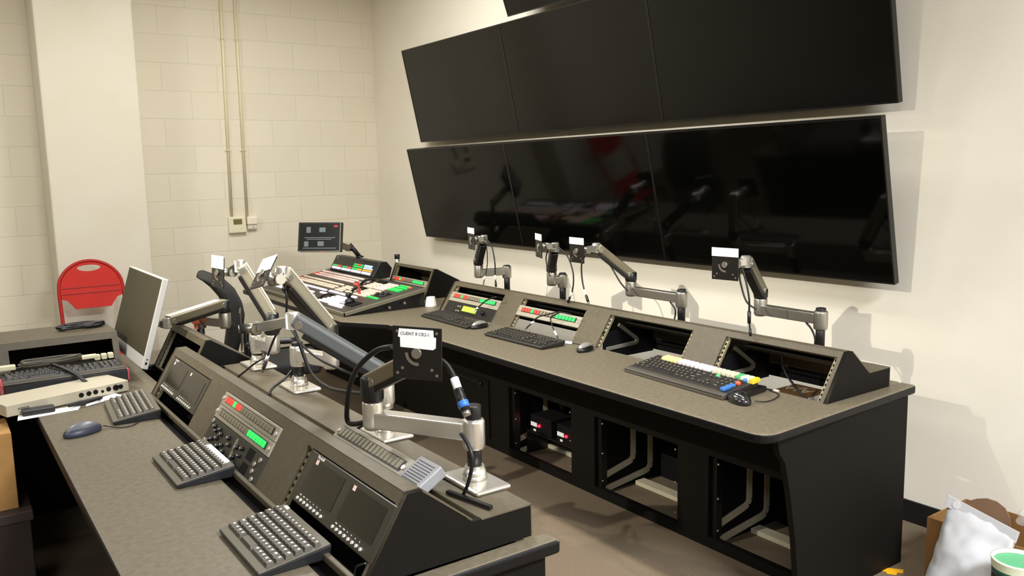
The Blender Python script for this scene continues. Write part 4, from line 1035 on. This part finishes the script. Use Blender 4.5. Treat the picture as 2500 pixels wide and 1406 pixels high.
MB().box(V3((1.42, 4.58, .44)) - CH, V3((1.93, 5.06, .52)) - CH).build('seat', M_CHF, ch, bevel=.03, seg=4)
MB().tube([V3((1.41, 4.82, .56)) - CH, V3((1.42, 4.82, .44)) - CH, V3((1.55, 4.82, .41)) - CH], .022, 8, 5).build('back_bracket', M_BLKPL, ch)
for s in (-1, 1):
    MB().tube([V3((1.52, 4.82 + s * .25, .45)) - CH, V3((1.52, 4.82 + s * .27, .62)) - CH, V3((1.55, 4.82 + s * .27, .66)) - CH, V3((1.80, 4.82 + s * .27, .66)) - CH], .018, 8, 5).build('armrest', M_BLKPL, ch)
MB().cyl((0, 0, .10), (0, 0, .44), .028).build('gas_column', M_BLKMET, ch)
for k in range(5):
    a = 2 * PI * k / 5 + .3; e = V3((.29 * math.cos(a), .29 * math.sin(a), .075))
    lg = MB().beam((0, 0, .115), e, .045, .03).build('base_leg', M_BLKPL, ch, bevel=.006)
    MB().cyl(e + V3((-.012 * math.sin(a), .012 * math.cos(a), -.045)), e + V3((.012 * math.sin(a), -.012 * math.cos(a), -.045)), .029, seg=14).build('caster', M_RUB, lg)

# ------------------------------------------------------------------ items on the floor at the right
t = MB().plate([[(0, 0), (.10, .0), (.108, .03), (.07, .034), (.064, .05), (.03, .052), (.026, .032), (.004, .03)]], lambda u, v, s: (u, v, s), 0, .002).build('yellow_tape', mat('yellow_tape', (240, 176, 20), .5), None)
t.location = (3.04, 1.69, .0008); t.rotation_euler = (0, 0, 2.2); tag(t, 'scrap of yellow tape on the carpet by the console corner', 'tape')
# white sack
t = thing('white_sack', 'crumpled white paper sack standing by the wall at lower right', 'bag', (2.88, 1.38, 0))
M_SACK = mat('white_sack_paper', (182, 182, 182), .65, noise=.03, scale=5, bump=.1)
mb = MB()
BLp, BRp = onz((2250, 1455), 0), onz((2405, 1545), 0); TLp, TRp = V3((3.0, 1.502, .372)), V3((2.985, 1.255, .325))
nx, nz = 22, 26; rows = []
nrm = V3((-1, 0, .25)).normalized(); rnd = random.Random(5)
from mathutils import noise as NZ
for j in range(nz + 1):
    v = j / nz; a = BLp.lerp(TLp, v); b_ = BRp.lerp(TRp, v); row = []
    thick = .075 * (1 - v ** 2.2) + .004
    for i in range(nx * 2):
        s = i / (nx * 2); ang = 2 * PI * s
        cu = math.cos(ang); su = math.sin(ang)
        f = (1 - cu) / 2
        p = a.lerp(b_, f) + nrm * (thick * su)
        n1 = NZ.noise(p * 14 + V3((3, 1, 7))); n2 = NZ.noise(p * 36)
        fold = math.sin(v * 9 + f * 5) * .006 * (1 - v)
        row.append(p + nrm * ((n1 * .009 + n2 * .005 + fold) * (1 if su >= 0 else -1)) + V3((0, n1 * .006, n2 * .004)) - V3((2.88, 1.38, 0)))
    rows.append([mb.bm.verts.new((p.x, p.y, max(p.z, .001))) for p in row])
for A, B in zip(rows[:-1], rows[1:]):
    n = len(A)
    for k in range(n): mb.bm.faces.new((A[k], A[(k + 1) % n], B[(k + 1) % n], B[k]))
mb.bm.faces.new(rows[0]); mb.bm.faces.new(list(reversed(rows[-1])))
mb.build('sack', M_SACK, t, smooth=True)
sd = (TRp - TLp).normalized(); upv = (TLp - BLp).normalized()
c0 = V3((2.88, 1.38, 0))
MB().plate([[(-.004, -.035), ((TRp - TLp).length + .004, -.035), ((TRp - TLp).length + .006, .006), (-.006, .008)]], lambda u, v, s: TLp + sd * u + upv * v + nrm * s - c0, .008, .014).build('rolled_top', M_SACK, t, bevel=.002)
MB().cyl(TLp + sd * .035 - upv * .012 + nrm * .013 - c0, TLp + sd * .035 - upv * .012 + nrm * .016 - c0, .014).build('eyelet', mat('grey_eyelet', (200, 198, 196), .5), t)
# carton behind the sack
t = thing('open_carton', 'open brown carton with handle hole behind the white sack', 'box', (3.24, 1.42, 0)); c0 = loc_of(t)
M_BX = mat('brown_carton', (140, 100, 52), .75, rgb2=(126, 90, 48), scale=10)
x0, x1, y0, y1, hz = 3.03, 3.32, 1.12, 1.60, .255
hole = [(3.10 + .03 * math.cos(a), .205 + .018 * math.sin(a)) for a in [2 * PI * i / 14 for i in range(14)]]
MB().plate([[(x0, 0), (x1, 0), (x1, hz), (x0, hz)], hole], lambda u, v, s: V3((u, s, v)) - c0, y1 - .006, y1).build('side_wall', M_BX, t)
MB().box(V3((x0, y0, 0)) - c0, V3((x0 + .006, y1 - .006, hz)) - c0).build('side_wall', M_BX, t)
MB().box(V3((x1 - .006, y0, 0)) - c0, V3((x1, y1 - .006, hz)) - c0).build('side_wall', M_BX, t)
MB().box(V3((x0 + .006, y0, 0)) - c0, V3((x1 - .006, y0 + .006, hz)) - c0).build('side_wall', M_BX, t)
MB().box(V3((x0 + .006, y0 + .006, 0)) - c0, V3((x1 - .006, y1 - .006, .006)) - c0).build('bottom', M_BX, t)
fl = [onx(p, x1 - .02) for p in ((2343, 1238), (2360, 1224), (2385, 1217), (2410, 1216), (2435, 1224), (2455, 1240), (2466, 1262), (2470, 1290), (2345, 1262))]
MB().plate([[(p.y, p.z) for p in fl]], lambda u, v, s: V3((x1 - .02 + s, u, v)) - c0, -.004, 0).build('flap', mat('brown_flap', (134, 104, 80), .75), t)
# clear plastic
mb = MB(); mb.sphere((0, 0, 0), .5, 26, 16, (.16, .26, .13))
for v in mb.bm.verts:
    p = v.co.copy(); k = NZ.noise(p * 18) * .05 + NZ.noise(p * 45) * .03; v.co = p * (1 + k * 6); 
M_CLR = mat('clear_plastic', (240, 242, 240), .08, trans=.0, alpha=.16, spec=.8)
o = mb.build('plastic_bag', M_CLR, None); o.location = (3.17, 1.20, .335); tag(o, 'crumpled clear plastic bag lying on the open carton', 'bag')
o = MB().box((0, 0, 0), (.2, .12, .20)).build('green_packet', mat('green_card', (90, 160, 120), .6), None, bevel=.004); o.location = (3.07, 1.14, .0065)
tag(o, 'green packet inside the open carton behind the white sack', 'box')
# green and white tub
gp = onx((2486, 1364), 2.80)
t = thing('green_tub', 'green and white tub with dark base at lower right corner', 'tub', (gp.x, gp.y, 0)); th = gp.z
M_TG = mat('tub_green', (70, 150, 105), .4); M_TW = mat('tub_white', (214, 220, 190), .45); M_TD = mat('tub_dark_green', (22, 74, 50), .5)
MB().use(M_BLKPL).lathe([(.070, 0), (.074, th - .05)], seg=28).use(M_TD).lathe([(.0741, th - .05), (.075, th - .026)], seg=28).build('body', None, t)
MB().lathe([(.0755, th - .03), (.078, th - .004), (.079, th), (.071, th), (.070, th - .012)], seg=28, caps=False).build('rim', M_TW, t)
MB().lathe([(.0705, th - .02), (.070, th - .0125)], seg=28).build('contents', M_TG, t)

# ------------------------------------------------------------------ lights
def area(name, loc, size, sy, power, col, rot=(0, 0, 0)):
    l = bpy.data.lights.new(name, 'AREA'); l.shape = 'RECTANGLE'; l.size = size; l.size_y = sy; l.energy = power; l.color = col
    o = bpy.data.objects.new(name, l); COL.objects.link(o); o.location = loc; o.rotation_euler = rot; return o
M_LENS = mat('lamp_lens', (255, 248, 230), .5, emit=(255, 244, 220), es=4.0)
def fixture(label, x, y, sx, sy, power, col, z=ZC, spread=PI):
    t = thing('ceiling_light', label, 'ceiling light', (x, y, z), 'ceiling lights')
    MB().box((-sx / 2 - .03, -sy / 2 - .03, -.05), (sx / 2 + .03, sy / 2 + .03, 0)).build('housing', mat('lamp_housing', (220, 216, 206), .5), t)
    MB().box((-sx / 2, -sy / 2, -.053), (sx / 2, sy / 2, -.0495)).build('lens', M_LENS, t)
    a = area('lamp', (x, y, z - .06), sx, sy, power, col); a.data.spread = spread
    return t
WARM = (1.0, .985, .96); NEUT = (1.0, .98, .95)
def fixture_spread(o, a):
    for c in o: c.data.spread = a
P_SPOT, P_STRIP, P_CMU, P_FR, P_FB, P_FB2, P_FL = 1700.0, 12.5, 72.0, 48.0, 430.0, 110.0, 35.0
COOL = (.92, .96, 1.05)
# track spotlight aimed at the display wall (its narrow beam throws the sharp shadows of the displays)
sp = V3((-2.1, 2.9, 3.38)); tg = V3((3.5, 3.9, .8)); sd_ = (tg - sp).normalized()
t = thing('track_spotlight', 'black track spotlight on the ceiling aimed at the display wall', 'spotlight', sp)
MB().cyl(-sd_ * .16, -sd_ * .012, .055).build('can', M_BLKMET, t)
MB().box((-.02, -.02, 0), (.02, .02, ZC - 3.38)).box((-.2, -.02, ZC - 3.38 - .03), (.2, .02, ZC - 3.38)).build('track_mount', M_BLKMET, t)
l = bpy.data.lights.new('spot', 'SPOT'); l.energy = P_SPOT; l.color = (1.0, .96, .86); l.spot_size = math.radians(50); l.spot_blend = 1.0; l.shadow_soft_size = .03
o = bpy.data.objects.new('spot', l); COL.objects.link(o); o.location = sp; o.rotation_euler = sd_.to_track_quat('-Z', 'Y').to_euler()
for y in (1.6, 3.2):
    fixture('ceiling light strip above the aisle between the consoles, %s' % {1.6: 'nearer', 3.2: 'farther'}[y], 1.80, y, .15, 1.3, P_STRIP, NEUT, spread=1.3)
fixture('added fill light panel above the production switcher', 2.0, 4.9, .6, 1.2, P_CMU, WARM)  # unseen panel added to brighten the block wall
fixture('square added fill light before the block wall pillar', -.4, 5.2, .6, .6, P_FR, WARM)  # unseen panel added to fill the pillar and the wall left of it
fixture('square added fill light behind the photographer, right', 1.6, -1.6, 1.1, 1.1, P_FB, COOL)  # added soft fill, lights the display wall from the front
fixture('square added fill light behind the photographer, left', -1.5, -1.5, 1.1, 1.1, P_FB2, COOL)  # second added fill from behind the camera, no known fixture
fixture('square added fill light over the far left of the room', -2.6, 3.0, 1.1, 1.1, P_FL, COOL)  # weak fill added out of view on the left
w = bpy.data.worlds.new('world'); SC.world = w; w.use_nodes = True
w.node_tree.nodes['Background'].inputs['Color'].default_value = (.9, .88, .8, 1); w.node_tree.nodes['Background'].inputs['Strength'].default_value = .05

SC.view_settings.view_transform = 'Standard'; SC.view_settings.look = 'None'
SC.view_settings.exposure = 0.0; SC.view_settings.gamma = 1.0; SC.view_settings.use_curve_mapping = False
